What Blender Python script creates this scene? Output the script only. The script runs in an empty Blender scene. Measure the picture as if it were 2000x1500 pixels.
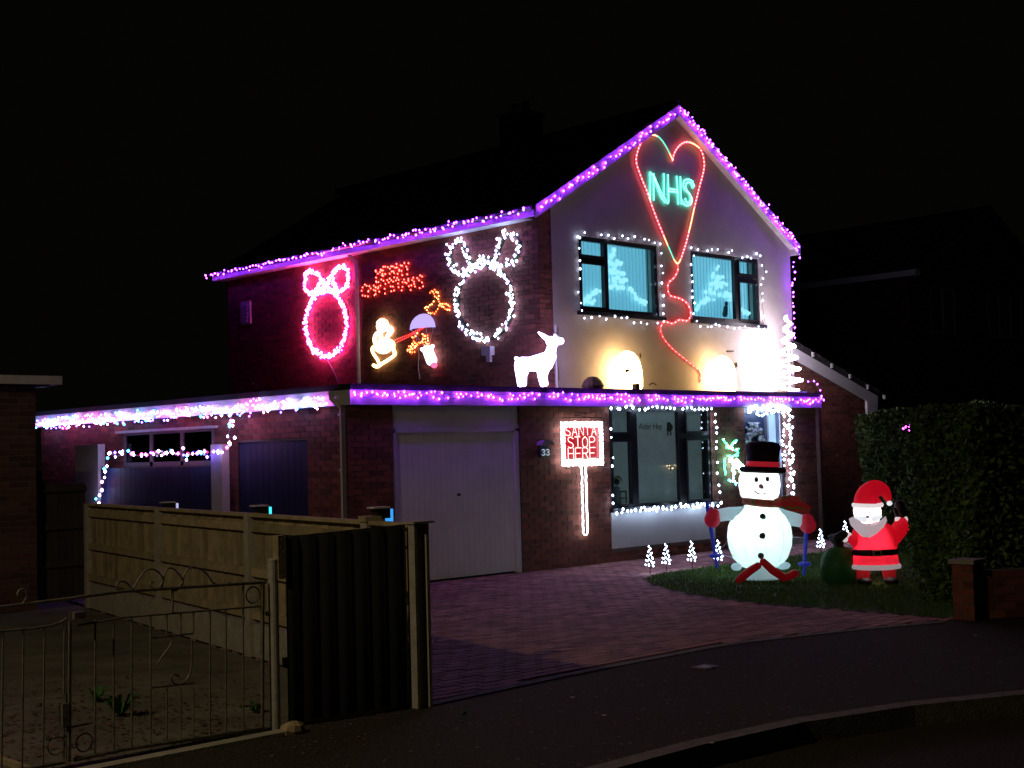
import bpy, math, random
import numpy as np
from mathutils import Vector, Matrix
random.seed(7); np.random.seed(7)
C = bpy.context.scene.collection
sc = bpy.context.scene
# ------------------------------------------------------------------ camera
CP = Vector((-10.38945, -13.65752, 1.67860)); YAW, PIT, ROL, F = 0.76875, 0.050266, -0.026598, 2659.92
_f = Vector((math.sin(YAW)*math.cos(PIT), math.cos(YAW)*math.cos(PIT), math.sin(PIT)))
_r0 = Vector((math.cos(YAW), -math.sin(YAW), 0)); _u0 = _r0.cross(_f)
_r = math.cos(ROL)*_r0 + math.sin(ROL)*_u0; _u = math.cos(ROL)*_u0 - math.sin(ROL)*_r0
cam_d = bpy.data.cameras.new('camera'); cam = bpy.data.objects.new('camera', cam_d); C.objects.link(cam)
cam.matrix_world = Matrix(((_r.x, _u.x, -_f.x, CP.x), (_r.y, _u.y, -_f.y, CP.y), (_r.z, _u.z, -_f.z, CP.z), (0, 0, 0, 1)))
cam_d.sensor_width = 36; cam_d.lens = F/2000*36; cam_d.clip_end = 2000; cam_d.clip_start = 0.05
sc.camera = cam
# ------------------------------------------------------------------ night sky, street light, exposure
w = bpy.data.worlds.new('World'); sc.world = w; w.use_nodes = True
bg = w.node_tree.nodes['Background']; bg.inputs[0].default_value = (1.0, 0.92, 0.62, 1); bg.inputs[1].default_value = 0.0014
sc.view_settings.view_transform = 'Standard'; sc.view_settings.look = 'None'
sc.view_settings.exposure = 0; sc.view_settings.gamma = 1; sc.view_settings.use_curve_mapping = False
LAMP_POS = Vector((-12.6, -7.1, 6.6))
ld = bpy.data.lights.new('street_lamp_light', 'SPOT'); ld.energy = 640; ld.color = (1.0, 0.78, 0.46); ld.shadow_soft_size = 0.12
ld.spot_size = math.radians(150); ld.spot_blend = 0.22
lo = bpy.data.objects.new('street_lamp_light', ld); C.objects.link(lo); lo.location = LAMP_POS
lo.rotation_euler = (math.radians(5), 0, math.radians(-40))
cy = sc.cycles; cy.use_denoising = True; cy.max_bounces = 5; cy.diffuse_bounces = 3; cy.glossy_bounces = 2
cy.transmission_bounces = 3; cy.transparent_max_bounces = 6; cy.sample_clamp_indirect = 2.0; cy.caustics_reflective = False; cy.caustics_refractive = False
try: cy.use_light_tree = True; cy.denoiser = 'OPENIMAGEDENOISE'
except Exception: pass

# ------------------------------------------------------------------ survey helper: a sighted point on a known plane
def at(px, py, ax, v):
    d = _f + (px-1000)/F*_r - (py-750)/F*_u
    return CP + d*((v-CP['xyz'.index(ax)])/d['xyz'.index(ax)])
def proj(P):
    v = Vector(P)-CP; z = v.dot(_f)
    return 1000+F*v.dot(_r)/z, 750-F*v.dot(_u)/z

# ------------------------------------------------------------------ materials
MATS = {}
def mat(name, col, rough=.7, noise=0., nscale=8., bump=0., bscale=60., metal=0., emis=None, es=0., spec=.4, island=0., coat=0.):
    if name in MATS: return MATS[name]
    m = bpy.data.materials.new(name); m.use_nodes = True; nt = m.node_tree; b = nt.nodes['Principled BSDF']
    c = (*col, 1); b.inputs['Base Color'].default_value = c; b.inputs['Roughness'].default_value = rough
    b.inputs['Metallic'].default_value = metal; b.inputs['Specular IOR Level'].default_value = spec
    if coat: b.inputs['Coat Weight'].default_value = coat
    last = None
    if noise or island:
        tc = nt.nodes.new('ShaderNodeTexCoord'); n = nt.nodes.new('ShaderNodeTexNoise'); n.inputs['Scale'].default_value = nscale
        n.inputs['Detail'].default_value = 6; n.inputs['Roughness'].default_value = .65
        nt.links.new(tc.outputs['Object'], n.inputs['Vector'])
        mr = nt.nodes.new('ShaderNodeMapRange'); mr.inputs['From Min'].default_value = .3; mr.inputs['From Max'].default_value = .7
        mr.inputs['To Min'].default_value = 1-noise; mr.inputs['To Max'].default_value = 1+noise
        nt.links.new(n.outputs[0], mr.inputs[0]); last = mr.outputs[0]
        if island:
            ge = nt.nodes.new('ShaderNodeNewGeometry'); oi = nt.nodes.new('ShaderNodeObjectInfo')
            ad = nt.nodes.new('ShaderNodeMath'); ad.operation = 'ADD'; nt.links.new(ge.outputs['Random Per Island'], ad.inputs[0]); nt.links.new(oi.outputs['Random'], ad.inputs[1])
            fr = nt.nodes.new('ShaderNodeMath'); fr.operation = 'FRACT'; nt.links.new(ad.outputs[0], fr.inputs[0])
            m2 = nt.nodes.new('ShaderNodeMapRange'); m2.inputs['To Min'].default_value = 1-island; m2.inputs['To Max'].default_value = 1+island
            nt.links.new(fr.outputs[0], m2.inputs[0])
            mu = nt.nodes.new('ShaderNodeMath'); mu.operation = 'MULTIPLY'; nt.links.new(last, mu.inputs[0]); nt.links.new(m2.outputs[0], mu.inputs[1]); last = mu.outputs[0]
        vm = nt.nodes.new('ShaderNodeVectorMath'); vm.operation = 'SCALE'; vm.inputs[0].default_value = col
        nt.links.new(last, vm.inputs['Scale']); nt.links.new(vm.outputs[0], b.inputs['Base Color'])
    if bump:
        tc = nt.nodes.new('ShaderNodeTexCoord'); n = nt.nodes.new('ShaderNodeTexNoise'); n.inputs['Scale'].default_value = bscale; n.inputs['Detail'].default_value = 5
        nt.links.new(tc.outputs['Object'], n.inputs['Vector'])
        bp = nt.nodes.new('ShaderNodeBump'); bp.inputs['Strength'].default_value = bump; bp.inputs['Distance'].default_value = .01
        nt.links.new(n.outputs[0], bp.inputs['Height']); nt.links.new(bp.outputs[0], b.inputs['Normal'])
    if emis:
        b.inputs['Emission Color'].default_value = (*emis, 1); b.inputs['Emission Strength'].default_value = es
    MATS[name] = m; return m
def emit(name, col, s):
    if name in MATS: return MATS[name]
    m = bpy.data.materials.new(name); m.use_nodes = True; nt = m.node_tree; nt.nodes.remove(nt.nodes['Principled BSDF'])
    e = nt.nodes.new('ShaderNodeEmission'); e.inputs[0].default_value = (*col, 1); e.inputs[1].default_value = s
    nt.links.new(e.outputs[0], nt.nodes['Material Output'].inputs[0]); MATS[name] = m; return m
def fabric(name, col, tr=.6, es=0., ec=None):  # es puts extra lamp glow into the cloth itself
    """thin inflatable nylon: part reflects, part lets the lamp inside through"""
    if name in MATS: return MATS[name]
    m = bpy.data.materials.new(name); m.use_nodes = True; nt = m.node_tree; b = nt.nodes['Principled BSDF']
    tc = nt.nodes.new('ShaderNodeTexCoord'); n = nt.nodes.new('ShaderNodeTexNoise'); n.inputs['Scale'].default_value = 7; n.inputs['Detail'].default_value = 4
    nt.links.new(tc.outputs['Object'], n.inputs['Vector'])
    bp = nt.nodes.new('ShaderNodeBump'); bp.inputs['Strength'].default_value = .5; bp.inputs['Distance'].default_value = .03; nt.links.new(n.outputs[0], bp.inputs['Height'])
    mr = nt.nodes.new('ShaderNodeMapRange'); mr.inputs['To Min'].default_value = .8; mr.inputs['To Max'].default_value = 1.1; nt.links.new(n.outputs[0], mr.inputs[0])
    vm = nt.nodes.new('ShaderNodeVectorMath'); vm.operation = 'SCALE'; vm.inputs[0].default_value = col; nt.links.new(mr.outputs[0], vm.inputs['Scale'])
    nt.links.new(vm.outputs[0], b.inputs['Base Color']); b.inputs['Roughness'].default_value = .55; nt.links.new(bp.outputs[0], b.inputs['Normal'])
    b.inputs['Emission Color'].default_value = (*(ec or col), 1); b.inputs['Emission Strength'].default_value = es
    t = nt.nodes.new('ShaderNodeBsdfTranslucent'); nt.links.new(vm.outputs[0], t.inputs[0])
    mx = nt.nodes.new('ShaderNodeMixShader'); mx.inputs[0].default_value = tr
    nt.links.new(b.outputs[0], mx.inputs[1]); nt.links.new(t.outputs[0], mx.inputs[2]); nt.links.new(mx.outputs[0], nt.nodes['Material Output'].inputs[0])
    MATS[name] = m; return m
def glassmat(name='window_glass', tint=(.8, .9, .9), refl=.12):
    if name in MATS: return MATS[name]
    m = bpy.data.materials.new(name); m.use_nodes = True; nt = m.node_tree; nt.nodes.remove(nt.nodes['Principled BSDF'])
    a = nt.nodes.new('ShaderNodeBsdfTransparent'); a.inputs[0].default_value = (*tint, 1)
    g = nt.nodes.new('ShaderNodeBsdfGlossy'); g.inputs['Roughness'].default_value = .03
    mx = nt.nodes.new('ShaderNodeMixShader'); mx.inputs[0].default_value = refl
    nt.links.new(a.outputs[0], mx.inputs[1]); nt.links.new(g.outputs[0], mx.inputs[2]); nt.links.new(mx.outputs[0], nt.nodes['Material Output'].inputs[0])
    MATS[name] = m; return m

M_BRICK = mat('red_brick', (.19, .062, .044), .88, .25, 14, .5, 120, island=.38)
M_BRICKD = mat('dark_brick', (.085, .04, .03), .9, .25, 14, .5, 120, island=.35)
M_MORT = mat('mortar', (.16, .14, .125), .95, .15, 30)
M_REND = mat('cream_render', (.45, .41, .38), .85, .10, 2.2, .35, 90)
M_WHITE = mat('white_upvc', (.72, .72, .74), .35, .04, 5)
M_OFFW = mat('weathered_white', (.55, .54, .52), .6, .12, 6)
M_BLACKF = mat('black_frame', (.012, .012, .016), .35)
M_FELT = mat('roof_felt', (.03, .03, .035), .9, .3, 6, .6, 40)
M_TILE = mat('roof_tile', (.035, .03, .03), .8, .25, 10, .4, 60, island=.3)
M_GARAGE = mat('garage_door_white', (.80, .80, .79), .5, .08, 3, .1, 30)
M_BLUE = mat('blue_boards', (.014, .022, .075), .6, .2, 8, island=.12)
M_TIMB = mat('fence_timber', (.34, .28, .17), .9, .35, 5, .4, 50, island=.25)
M_KERB = mat('kerb_granite', (.15, .135, .11), .95, .35, 12, .6, 60)
M_CONC = mat('concrete', (.36, .34, .29), .9, .22, 9, .5, 60)
M_CONCG = mat('drive_concrete', (.13, .12, .10), .95, .45, 1.6, .5, 40)
M_ASPH = mat('asphalt', (.048, .041, .032), .98, .6, 55, 1., 90, spec=.1)
M_PAVE = mat('block_paving', (.36, .18, .165), .88, .35, 2.2, .5, 90, island=.34, spec=.25)
M_JOINT = mat('sand_joint', (.07, .06, .055), .95)
M_SOIL = mat('soil', (.03, .025, .018), .95, .3, 5)
M_IRON = mat('wrought_iron', (.17, .155, .13), .6, .5, 22, metal=.3)
M_CABLE = mat('dark_cable', (.01, .01, .012), .6)
M_CABLEW = mat('clear_cable', (.35, .35, .37), .5)
M_CORR = mat('black_corrugated', (.008, .008, .007), .9, .3, 8)
M_STEEL = mat('galvanised_steel', (.42, .41, .37), .55, .25, 14, metal=.3)
M_GRASS = mat('grass', (.09, .20, .03), .9, .3, 4, island=.4, spec=.1)
M_LAWN = mat('lawn_soil', (.035, .06, .015), .95, .3, 5)
M_LEAF = mat('hedge_leaf', (.085, .155, .04), .85, .35, 2.5, island=.5, spec=.12)
M_BARK = mat('bark', (.08, .06, .04), .9)

# ------------------------------------------------------------------ mesh builder
class MB:
    def __init__(s): s.v = []; s.f = []; s.m = []
    def add(s, vs, fs, mi=0):
        o = len(s.v); s.v.extend([tuple(v) for v in vs]); s.f.extend([tuple(i+o for i in f) for f in fs]); s.m.extend([mi]*len(fs)); return s
    def box(s, a, b, mi=0):
        x0, y0, z0 = a; x1, y1, z1 = b
        return s.add([(x0,y0,z0),(x1,y0,z0),(x1,y1,z0),(x0,y1,z0),(x0,y0,z1),(x1,y0,z1),(x1,y1,z1),(x0,y1,z1)],
                     [(0,3,2,1),(4,5,6,7),(0,1,5,4),(1,2,6,5),(2,3,7,6),(3,0,4,7)], mi)
    def obox(s, c, ax, ay, az, mi=0):
        c = Vector(c); ax = Vector(ax); ay = Vector(ay); az = Vector(az)
        vs = [c+sx*ax+sy*ay+sz*az for sz in (-1,1) for sx, sy in ((-1,-1),(1,-1),(1,1),(-1,1))]
        return s.add(vs, [(0,3,2,1),(4,5,6,7),(0,1,5,4),(1,2,6,5),(2,3,7,6),(3,0,4,7)], mi)
    def bar(s, p, q, w, t, up=(0,0,1), mi=0):
        p = Vector(p); q = Vector(q); d = (q-p); L = d.length; d.normalize(); a = d.cross(Vector(up))
        if a.length < 1e-4: a = d.cross(Vector((1,0,0)))
        a.normalize(); b = a.cross(d); return s.obox((p+q)/2, d*L/2, a*w/2, b*t/2, mi)
    def quad(s, a, b, c, d, mi=0): return s.add([a,b,c,d], [(0,1,2,3)], mi)
    def tube(s, pts, r, n=6, mi=0, closed=False, cap=True):
        pts = [Vector(p) for p in pts]; k = len(pts); rr = r if hasattr(r, '__len__') else [r]*k
        ref = None; rings = []
        for i, p in enumerate(pts):
            a = pts[(i-1) % k] if (closed or i > 0) else p; b = pts[(i+1) % k] if (closed or i < k-1) else p
            t = (b-a)
            if t.length < 1e-9: t = Vector((0,0,1))
            t.normalize()
            if ref is None: ref = Vector((0,0,1)) if abs(t.z) < .9 else Vector((1,0,0))
            x = ref - t*ref.dot(t)
            if x.length < 1e-4: x = Vector((1,0,0)) - t*t.x
            x.normalize(); ref = x; y = t.cross(x)
            rings.append([p+rr[i]*(math.cos(2*math.pi*j/n)*x+math.sin(2*math.pi*j/n)*y) for j in range(n)])
        vs = [v for R in rings for v in R]; fs = []
        for i in range(k if closed else k-1):
            for j in range(n):
                a = i*n+j; b = i*n+(j+1) % n; c = ((i+1) % k)*n+(j+1) % n; d = ((i+1) % k)*n+j; fs.append((a,b,c,d))
        if cap and not closed: fs += [tuple(range(n))[::-1], tuple((k-1)*n+j for j in range(n))]
        return s.add(vs, fs, mi)
    def capsule(s, pts, rad, n=14, mi=0):
        """tapered limb with rounded ends"""
        pts = [Vector(p) for p in pts]; rad = list(rad); P = []; R = []
        d0 = (pts[0]-pts[1]).normalized(); d1 = (pts[-1]-pts[-2]).normalized()
        for a in (90, 60, 35, 15): P.append(pts[0]+d0*rad[0]*math.sin(math.radians(a))); R.append(max(.002, rad[0]*math.cos(math.radians(a))))
        P += pts; R += rad
        for a in (15, 35, 60, 90): P.append(pts[-1]+d1*rad[-1]*math.sin(math.radians(a))); R.append(max(.002, rad[-1]*math.cos(math.radians(a))))
        return s.tube(P, R, n, mi)
    def lathe(s, prof, c=(0,0,0), n=28, mi=0, sy=1., wob=0., nw=8):
        vs = []; k = len(prof); c = Vector(c)
        for r, z in prof:
            for j in range(n):
                a = 2*math.pi*j/n; q = r*(1+wob*math.cos(nw*a)); vs.append((c.x+q*math.cos(a), c.y+sy*q*math.sin(a), c.z+z))
        fs = [(i*n+j, i*n+(j+1) % n, (i+1)*n+(j+1) % n, (i+1)*n+j) for i in range(k-1) for j in range(n)]
        return s.add(vs, fs, mi)
    def ball(s, c, rx, ry=None, rz=None, n=16, mi=0):
        ry = ry or rx; rz = rz or rx; k = n//2+1
        vs = []; fs = []; c = Vector(c)
        for i in range(k+1):
            t = math.pi*i/k
            for j in range(n):
                a = 2*math.pi*j/n; vs.append((c.x+rx*math.sin(t)*math.cos(a), c.y+ry*math.sin(t)*math.sin(a), c.z+rz*math.cos(t)))
        for i in range(k):
            for j in range(n): fs.append((i*n+j, i*n+(j+1) % n, (i+1)*n+(j+1) % n, (i+1)*n+j))
        return s.add(vs, fs, mi)
    def bulb(s, c, r, mi=0):
        x, y, z = c
        return s.add([(x+r,y,z),(x-r,y,z),(x,y+r,z),(x,y-r,z),(x,y,z+r),(x,y,z-r)],
                     [(0,2,4),(2,1,4),(1,3,4),(3,0,4),(2,0,5),(1,2,5),(3,1,5),(0,3,5)], mi)
    def build(s, name, mats, parent=None, smooth=False, world=True, origin=None):
        me = bpy.data.meshes.new(name)
        if parent is not None and world: inv = MROOT[parent.name].inverted(); vs = [inv @ Vector(v) for v in s.v]
        elif origin is not None: vs = [Vector(v)-Vector(origin) for v in s.v]
        else: vs = s.v
        me.from_pydata([tuple(v) for v in vs], [], s.f)
        for m in (mats if isinstance(mats, (list, tuple)) else [mats]): me.materials.append(m)
        if s.m and max(s.m) > 0: me.polygons.foreach_set('material_index', s.m)
        if smooth: me.polygons.foreach_set('use_smooth', [True]*len(me.polygons))
        me.update(); o = bpy.data.objects.new(name, me); C.objects.link(o)
        if parent is not None: o.parent = parent; MROOT[o.name] = MROOT[parent.name]
        elif origin is not None: o.location = origin; MROOT[o.name] = Matrix.Translation(Vector(origin))
        else: MROOT[o.name] = Matrix()
        return o
MROOT = {}
def tag(o, label=None, cat=None, group=None, kind=None):
    if label: o['label'] = label
    if cat: o['category'] = cat
    if group: o['group'] = group
    if kind: o['kind'] = kind
    return o
def thing(name, label, cat, loc, rotz=0, group=None, scale=1.):
    o = bpy.data.objects.new(name, None); C.objects.link(o); o.location = loc; o.rotation_euler = (0, 0, rotz); o.scale = (scale,)*3
    o.empty_display_size = .1
    MROOT[o.name] = Matrix.Translation(Vector(loc)) @ Matrix.Rotation(rotz, 4, 'Z') @ Matrix.Scale(scale, 4)
    return tag(o, label, cat, group)
def stuff(o): o['kind'] = 'stuff'; return o
def struct(o): o['kind'] = 'structure'; return o
def copy_tree(o, loc, label=None, rotz=None):
    c = o.copy(); C.objects.link(c); c.location = loc
    if label: c['label'] = label
    if rotz is not None: c.rotation_euler = (0, 0, rotz)
    for ch in list(o.children):
        d = ch.copy(); C.objects.link(d); d.parent = c
        for g in list(ch.children): e = g.copy(); C.objects.link(e); e.parent = d
    return c
def resample(pts, step):
    pts = [Vector(p) for p in pts]; out = [pts[0].copy()]; acc = 0.
    for a, b in zip(pts, pts[1:]):
        L = (b-a).length
        if L < 1e-9: continue
        t = step-acc
        while t <= L: out.append(a+(b-a)*(t/L)); t += step
        acc = (acc+L) % step
    return out
def smooth(pts, k=6, closed=False):
    pts = [Vector(p) for p in pts]; n = len(pts); out = []
    rng = range(n if closed else n-1)
    for i in rng:
        g = (lambda j: pts[j % n]) if closed else (lambda j: pts[max(0, min(n-1, j))])
        p0, p1, p2, p3 = g(i-1), g(i), g(i+1), g(i+2)
        for q in range(k):
            t = q/k; out.append(.5*((2*p1)+(-p0+p2)*t+(2*p0-5*p1+4*p2-p3)*t*t+(-p0+3*p1-3*p2+p3)*t**3))
    out.append(pts[0] if closed else pts[-1]); return out

# ------------------------------------------------------------------ bricks
def brick_wall(org, u, nrm, u0, u1, z0, z1, holes, mb, back, cand=None, top=None):
    """bricks stand 6 mm proud of the mortar; mb collects bricks, back the mortar, cand whole bricks that become objects"""
    org = Vector(org); u = Vector(u); nrm = Vector(nrm); Z = Vector((0,0,1))
    L, H, J = .215, .065, .010; row = 0; z = z0
    while z < z1-.01:
        h = min(H, z1-z); iv = [(u0, u1)]
        for a, b, c, d in holes:
            if c < z+h and d > z:
                nv = []
                for s, e in iv:
                    if a > s: nv.append((s, min(e, a)))
                    if b < e: nv.append((max(s, b), e))
                iv = [(s, e) for s, e in nv if e-s > .01]
        if top:
            iv = [(max(s, top(z+h)[0]), min(e, top(z+h)[1])) for s, e in iv]
        for s, e in iv:
            k = math.floor((s-u0)/(L+J))-1; off = (L+J)/2 if row % 2 else 0
            while True:
                a = u0+k*(L+J)+off; k += 1
                if a >= e: break
                b = min(a+L, e); a2 = max(a, s)
                if b-a2 < .02: continue
                jit = random.uniform(-.0015, .0025)
                c = org+u*((a2+b)/2)+Z*(z+h/2)+nrm*(-.014+jit)
                if cand is not None and b-a2 > L-.001 and h > H-.001: cand.append((c, u, nrm))
                else: mb.obox(c, u*(b-a2)/2, nrm*.02, Z*h/2)
        z += H+J; row += 1
    us = sorted({u0, u1}|{min(max(q, u0), u1) for a, b, c, d in holes for q in (a, b)}); zs = sorted({z0, z1}|{min(max(q, z0), z1) for a, b, c, d in holes for q in (c, d)})
    for a, b in zip(us, us[1:]):
        for c, d in zip(zs, zs[1:]):
            um, zm = (a+b)/2, (c+d)/2
            if any(h[0] < um < h[1] and h[2] < zm < h[3] for h in holes): continue
            if top: continue
            back.obox(org+u*um+Z*zm+nrm*-.06, u*(b-a)/2, nrm*.06, Z*(d-c)/2)
_bm = MB().obox((0,0,0), (.1075,0,0), (0,.02,0), (0,0,.0325)); 
def place_bricks(cand, parent, mb, limit, name='brick', material=None):
    """the whole bricks that show largest become objects sharing one mesh; the rest join the stuff mesh"""
    def score(c):
        px, py = proj(c[0])
        vis = -60 < px < 2050 and -50 < py < 1500 and not (830 > px > 170 and py > 1015)
        return ((c[0]-CP).length if vis else 1e3+(c[0]-CP).length)
    cand.sort(key=score)
    me = bpy.data.meshes.new(name); me.from_pydata(_bm.v, [], _bm.f); me.materials.append(material or M_BRICK); me.update()
    inv = MROOT[parent.name].inverted()
    for c, u, n in cand[:limit]:
        o = bpy.data.objects.new(name, me); C.objects.link(o); o.parent = parent
        o.matrix_local = inv @ Matrix(((u.x, -n.x, 0, c.x), (u.y, -n.y, 0, c.y), (0, 0, 1, c.z), (0,0,0,1)))
    for c, u, n in cand[limit:]: mb.obox(c, u*.1075, n*.02, Vector((0,0,.0325)))

# ================================================================== THE GROUND
front = [(-60, -6.9), (-12, -6.6), (-7.5, -6.55), (-5.5, -6.5), (-4.31, -6.49), (-2.94, -6.40), (-.95, -6.40), (.3, -6.75), (1.55, -7.25), (3.2, -8.15), (6, -10.3), (40, -40)]
kerbl = [(-60, -9.1), (-12, -8.8), (-7, -8.72), (-5.01, -8.71), (-3.82, -8.73), (-2.75, -8.94), (-1.64, -9.42), (-.4, -10.15), (2, -12.2), (34, -44)]
def strip(name, a, b, z, m, th=.1):
    pts = [(x, y, z) for x, y in a]+[(x, y, z) for x, y in b[::-1]]
    o = MB().add(pts, [tuple(range(len(pts)))]).build(name, m); return struct(o)
struct(MB().quad((-400,-400,-.13),(400,-400,-.13),(400,400,-.13),(-400,400,-.13)).build('road', M_ASPH))
strip('ground', front, [(-60, 200), (60, 200), (60, -40)], -.035, M_SOIL)
strip('pavement', front, kerbl, -.004, M_ASPH)
# kerb stones, dropped towards the drive entrance on the left
kr = thing('kerb', None, None, (-4, -8.75, 0)); struct(kr)
kp = resample(smooth([(x, y, 0) for x, y in kerbl[2:8]], 12), .915)
for a, b in zip(kp, kp[1:]):
    d = (b-a).normalized(); n = Vector((d.y, -d.x, 0)); mx = (a.x+b.x)/2
    zt = .004 if mx > -5.0 else -.08+.084*max(0, min(1, (mx+6.2)/1.2))
    m = MB().obox((a+b)/2+n*.0-Vector((0,0,.1-zt)), d*((b-a).length/2-.004), n*.065, Vector((0,0,.1)))
    m.build('kerb_stone', M_KERB, kr)
# neighbour's concrete drive, in slabs
nd = thing('neighbour_drive', None, None, (-6, -4, 0)); struct(nd)
fx = lambda y: -4.45+.205*(y+6.55)      # the boundary fence line
for i, (y0, y1) in enumerate(((-6.5, -4.2), (-4.18, -1.9), (-1.88, .3), (.32, 1.7))):
    MB().add([(-7.05, y0, -.004), (fx(y0)-.05, y0, -.004), (fx(y1)-.05, y1, -.004), (-7.05, y1, -.004), (-7.05, y0, -.03), (fx(y0)-.05, y0, -.03)], [(0,1,2,3), (0,4,5,1)]).build('slab', M_CONCG, nd)
    MB().box((-12, y0, -.03), (-7.08, y1, -.006)).build('slab', M_CONCG, nd)
MB().bar((-7.065, -6.4, .0), (-7.065, 1.6, .0), .03, .05).build('edging', M_TIMB, nd)
# block paved driveway
lawn_edge = [(1.60,-7.2),(1.63,-6.27),(1.62,-5.04),(1.86,-4.0),(2.3,-3.09),(2.75,-2.45),(3.16,-2.05),(3.7,-1.8),(5.14,-1.68),(10.4,-1.65)]
drive_poly = [(-4.40,-6.47),(-2.94,-6.38),(-.95,-6.38),(.3,-6.73),(1.57,-7.22)]+lawn_edge[1:]+[(10.42,.2),(.05,.2),(.05,8.8),(fx(8.8)+.08,8.8)]
def inside(x, y, poly):
    c = False; n = len(poly)
    for i in range(n):
        x1, y1 = poly[i]; x2, y2 = poly[i-1]
        if (y1 > y) != (y2 > y) and x < (x2-x1)*(y-y1)/(y2-y1)+x1: c = not c
    return c
dw = thing('driveway', None, None, (-1, -3, 0)); struct(dw)
pts = [(x, y, -.012) for x, y in drive_poly]; MB().add(pts, [tuple(range(len(pts)))]).build('bedding', M_JOINT, dw)
blocks = []; y = -7.3; row = 0
while y < 1.0:
    x = -4.6+(.1 if row % 2 else 0)
    while x < 10.4:
        if inside(x+.1, y+.05, drive_poly) and (y < .1 or x < -.1): blocks.append((x+.1, y+.05))
        x += .206
    y += .106; row += 1
blocks.sort(key=lambda b: (b[0]-CP.x)**2+(b[1]-CP.y)**2 + (1e4 if proj((b[0], b[1], 0))[0] < 830 else 0))
bme = bpy.data.meshes.new('paving_block'); t = MB().add([(-.1,-.05,-.02),(.1,-.05,-.02),(.1,.05,-.02),(-.1,.05,-.02),(-.096,-.046,0),(.096,-.046,0),(.096,.046,0),(-.096,.046,0)],[(4,5,6,7),(0,1,5,4),(1,2,6,5),(2,3,7,6),(3,0,4,7)])
bme.from_pydata(t.v, [], t.f); bme.materials.append(M_PAVE)
inv = MROOT[dw.name].inverted()
for bx, by in blocks[:300]:
    o = bpy.data.objects.new('paving_block', bme); C.objects.link(o); o.parent = dw; o.location = inv @ Vector((bx, by, random.uniform(-.003, .001)))
    o.rotation_euler = (random.uniform(-.012,.012), random.uniform(-.012,.012), random.uniform(-.02,.02))
mb = MB()
for bx, by in blocks[300:]:
    z = random.uniform(-.003, .001); dx = random.uniform(-.012, .012)*.1
    mb.add([(bx+vx, by+vy, vz+z+dx*vx*10) for vx, vy, vz in t.v], t.f)
stuff(mb.build('paving_blocks', M_PAVE, dw))
ep = resample([(x, y, 0) for x, y in [(-4.38,-6.56),(-2.94,-6.47),(-.95,-6.47),(.3,-6.82),(1.57,-7.31)]], .45)
for a, b in zip(ep, ep[1:]):
    d = (b-a).normalized(); n = Vector((d.y, -d.x, 0)); MB().obox((a+b)/2-Vector((0,0,.03-.003)), d*.22, n*.05, Vector((0,0,.03))).build('edging_stone', M_KERB, dw)
# lawn
lawn_poly = lawn_edge+[(10.4,-12),(6.0,-10.2),(3.2,-8.05)]
pts = [(x, y, .0) for x, y in lawn_poly]; struct(MB().add(pts, [tuple(range(len(pts)))]).build('lawn', M_LAWN))
g = np.random.rand(200000, 2)*np.array([7.2, 7.0])+np.array([1.5, -8.3]); keep = [p for p in g.tolist() if inside(p[0], p[1], lawn_poly)][:80000]
g = np.array(keep); n = len(g); a = np.random.rand(n)*6.283; hgt = .02+.028*np.random.rand(n); lx = (np.random.rand(n, 2)-.5)*.03; wd = .0035
V = np.zeros((n, 3, 3)); V[:, 0, 0] = g[:, 0]-wd*np.cos(a); V[:, 0, 1] = g[:, 1]-wd*np.sin(a); V[:, 1, 0] = g[:, 0]+wd*np.cos(a); V[:, 1, 1] = g[:, 1]+wd*np.sin(a)
V[:, 2, 0] = g[:, 0]+lx[:, 0]; V[:, 2, 1] = g[:, 1]+lx[:, 1]; V[:, 2, 2] = hgt
def fast_mesh(name, verts, per, m):
    me = bpy.data.meshes.new(name); nv = len(verts); nf = nv//per
    me.vertices.add(nv); me.vertices.foreach_set('co', verts.astype(np.float32).ravel()); me.loops.add(nv); me.loops.foreach_set('vertex_index', np.arange(nv, dtype=np.int32))
    me.polygons.add(nf); me.polygons.foreach_set('loop_start', np.arange(0, nv, per, dtype=np.int32)); me.materials.append(m); me.update(calc_edges=True); me.validate()
    o = bpy.data.objects.new(name, me); C.objects.link(o); MROOT[o.name] = Matrix(); return o
stuff(fast_mesh('grass', V.reshape(-1, 3), 3, M_GRASS))

# ================================================================== THE HOUSE
H1, H0 = 2.57, 2.33          # flat roof top, ceiling line
GX0, GX1, GY = 4.13, 10.70, .70
WY1 = at(446,600,'x',GX0).y; ZE, ZR = 5.41, 7.35; GXM = 7.375
house = thing('house', 'two storey brick and cream rendered house covered in coloured Christmas lights', 'house', (5, 3, 0))
hb, hm, cand = MB(), MB(), []
X_, Y_ = Vector((1,0,0)), Vector((0,1,0))
WIN = (4.90, 7.36, .78, 2.33); PAN = (4.88, 7.38, .20, .78); DOOR = (8.29, 9.43, 0, 2.33); GAR = (.73, 3.02, 0, 2.33)
brick_wall((0,.08,0), X_, -Y_, 0, 10.40, 0, H0, [WIN, PAN, DOOR, GAR], hb, hm, cand)
SW = (3.30, 5.95, 1.62, 2.14)
SD = (1.05, 2.70, 0, 1.92)
brick_wall((.08,0,0), Y_, -X_, .08, 8.86, 0, H0, [SW, SD], hb, hm, cand)
brick_wall((GX0,0,0), Y_, -X_, GY, at(446,600,'x',GX0).y, H1, ZE-.02, [], hb, hm, cand)
brick_wall((0,GY,0), X_, -Y_, GX0, 4.40, H1, ZE+.1, [], hb, hm, cand)
brick_wall((9.43,.10,0), Y_, -X_, 0, .35, 0, H0, [], hb, hm)
place_bricks(cand, house, hb, 300)
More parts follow.
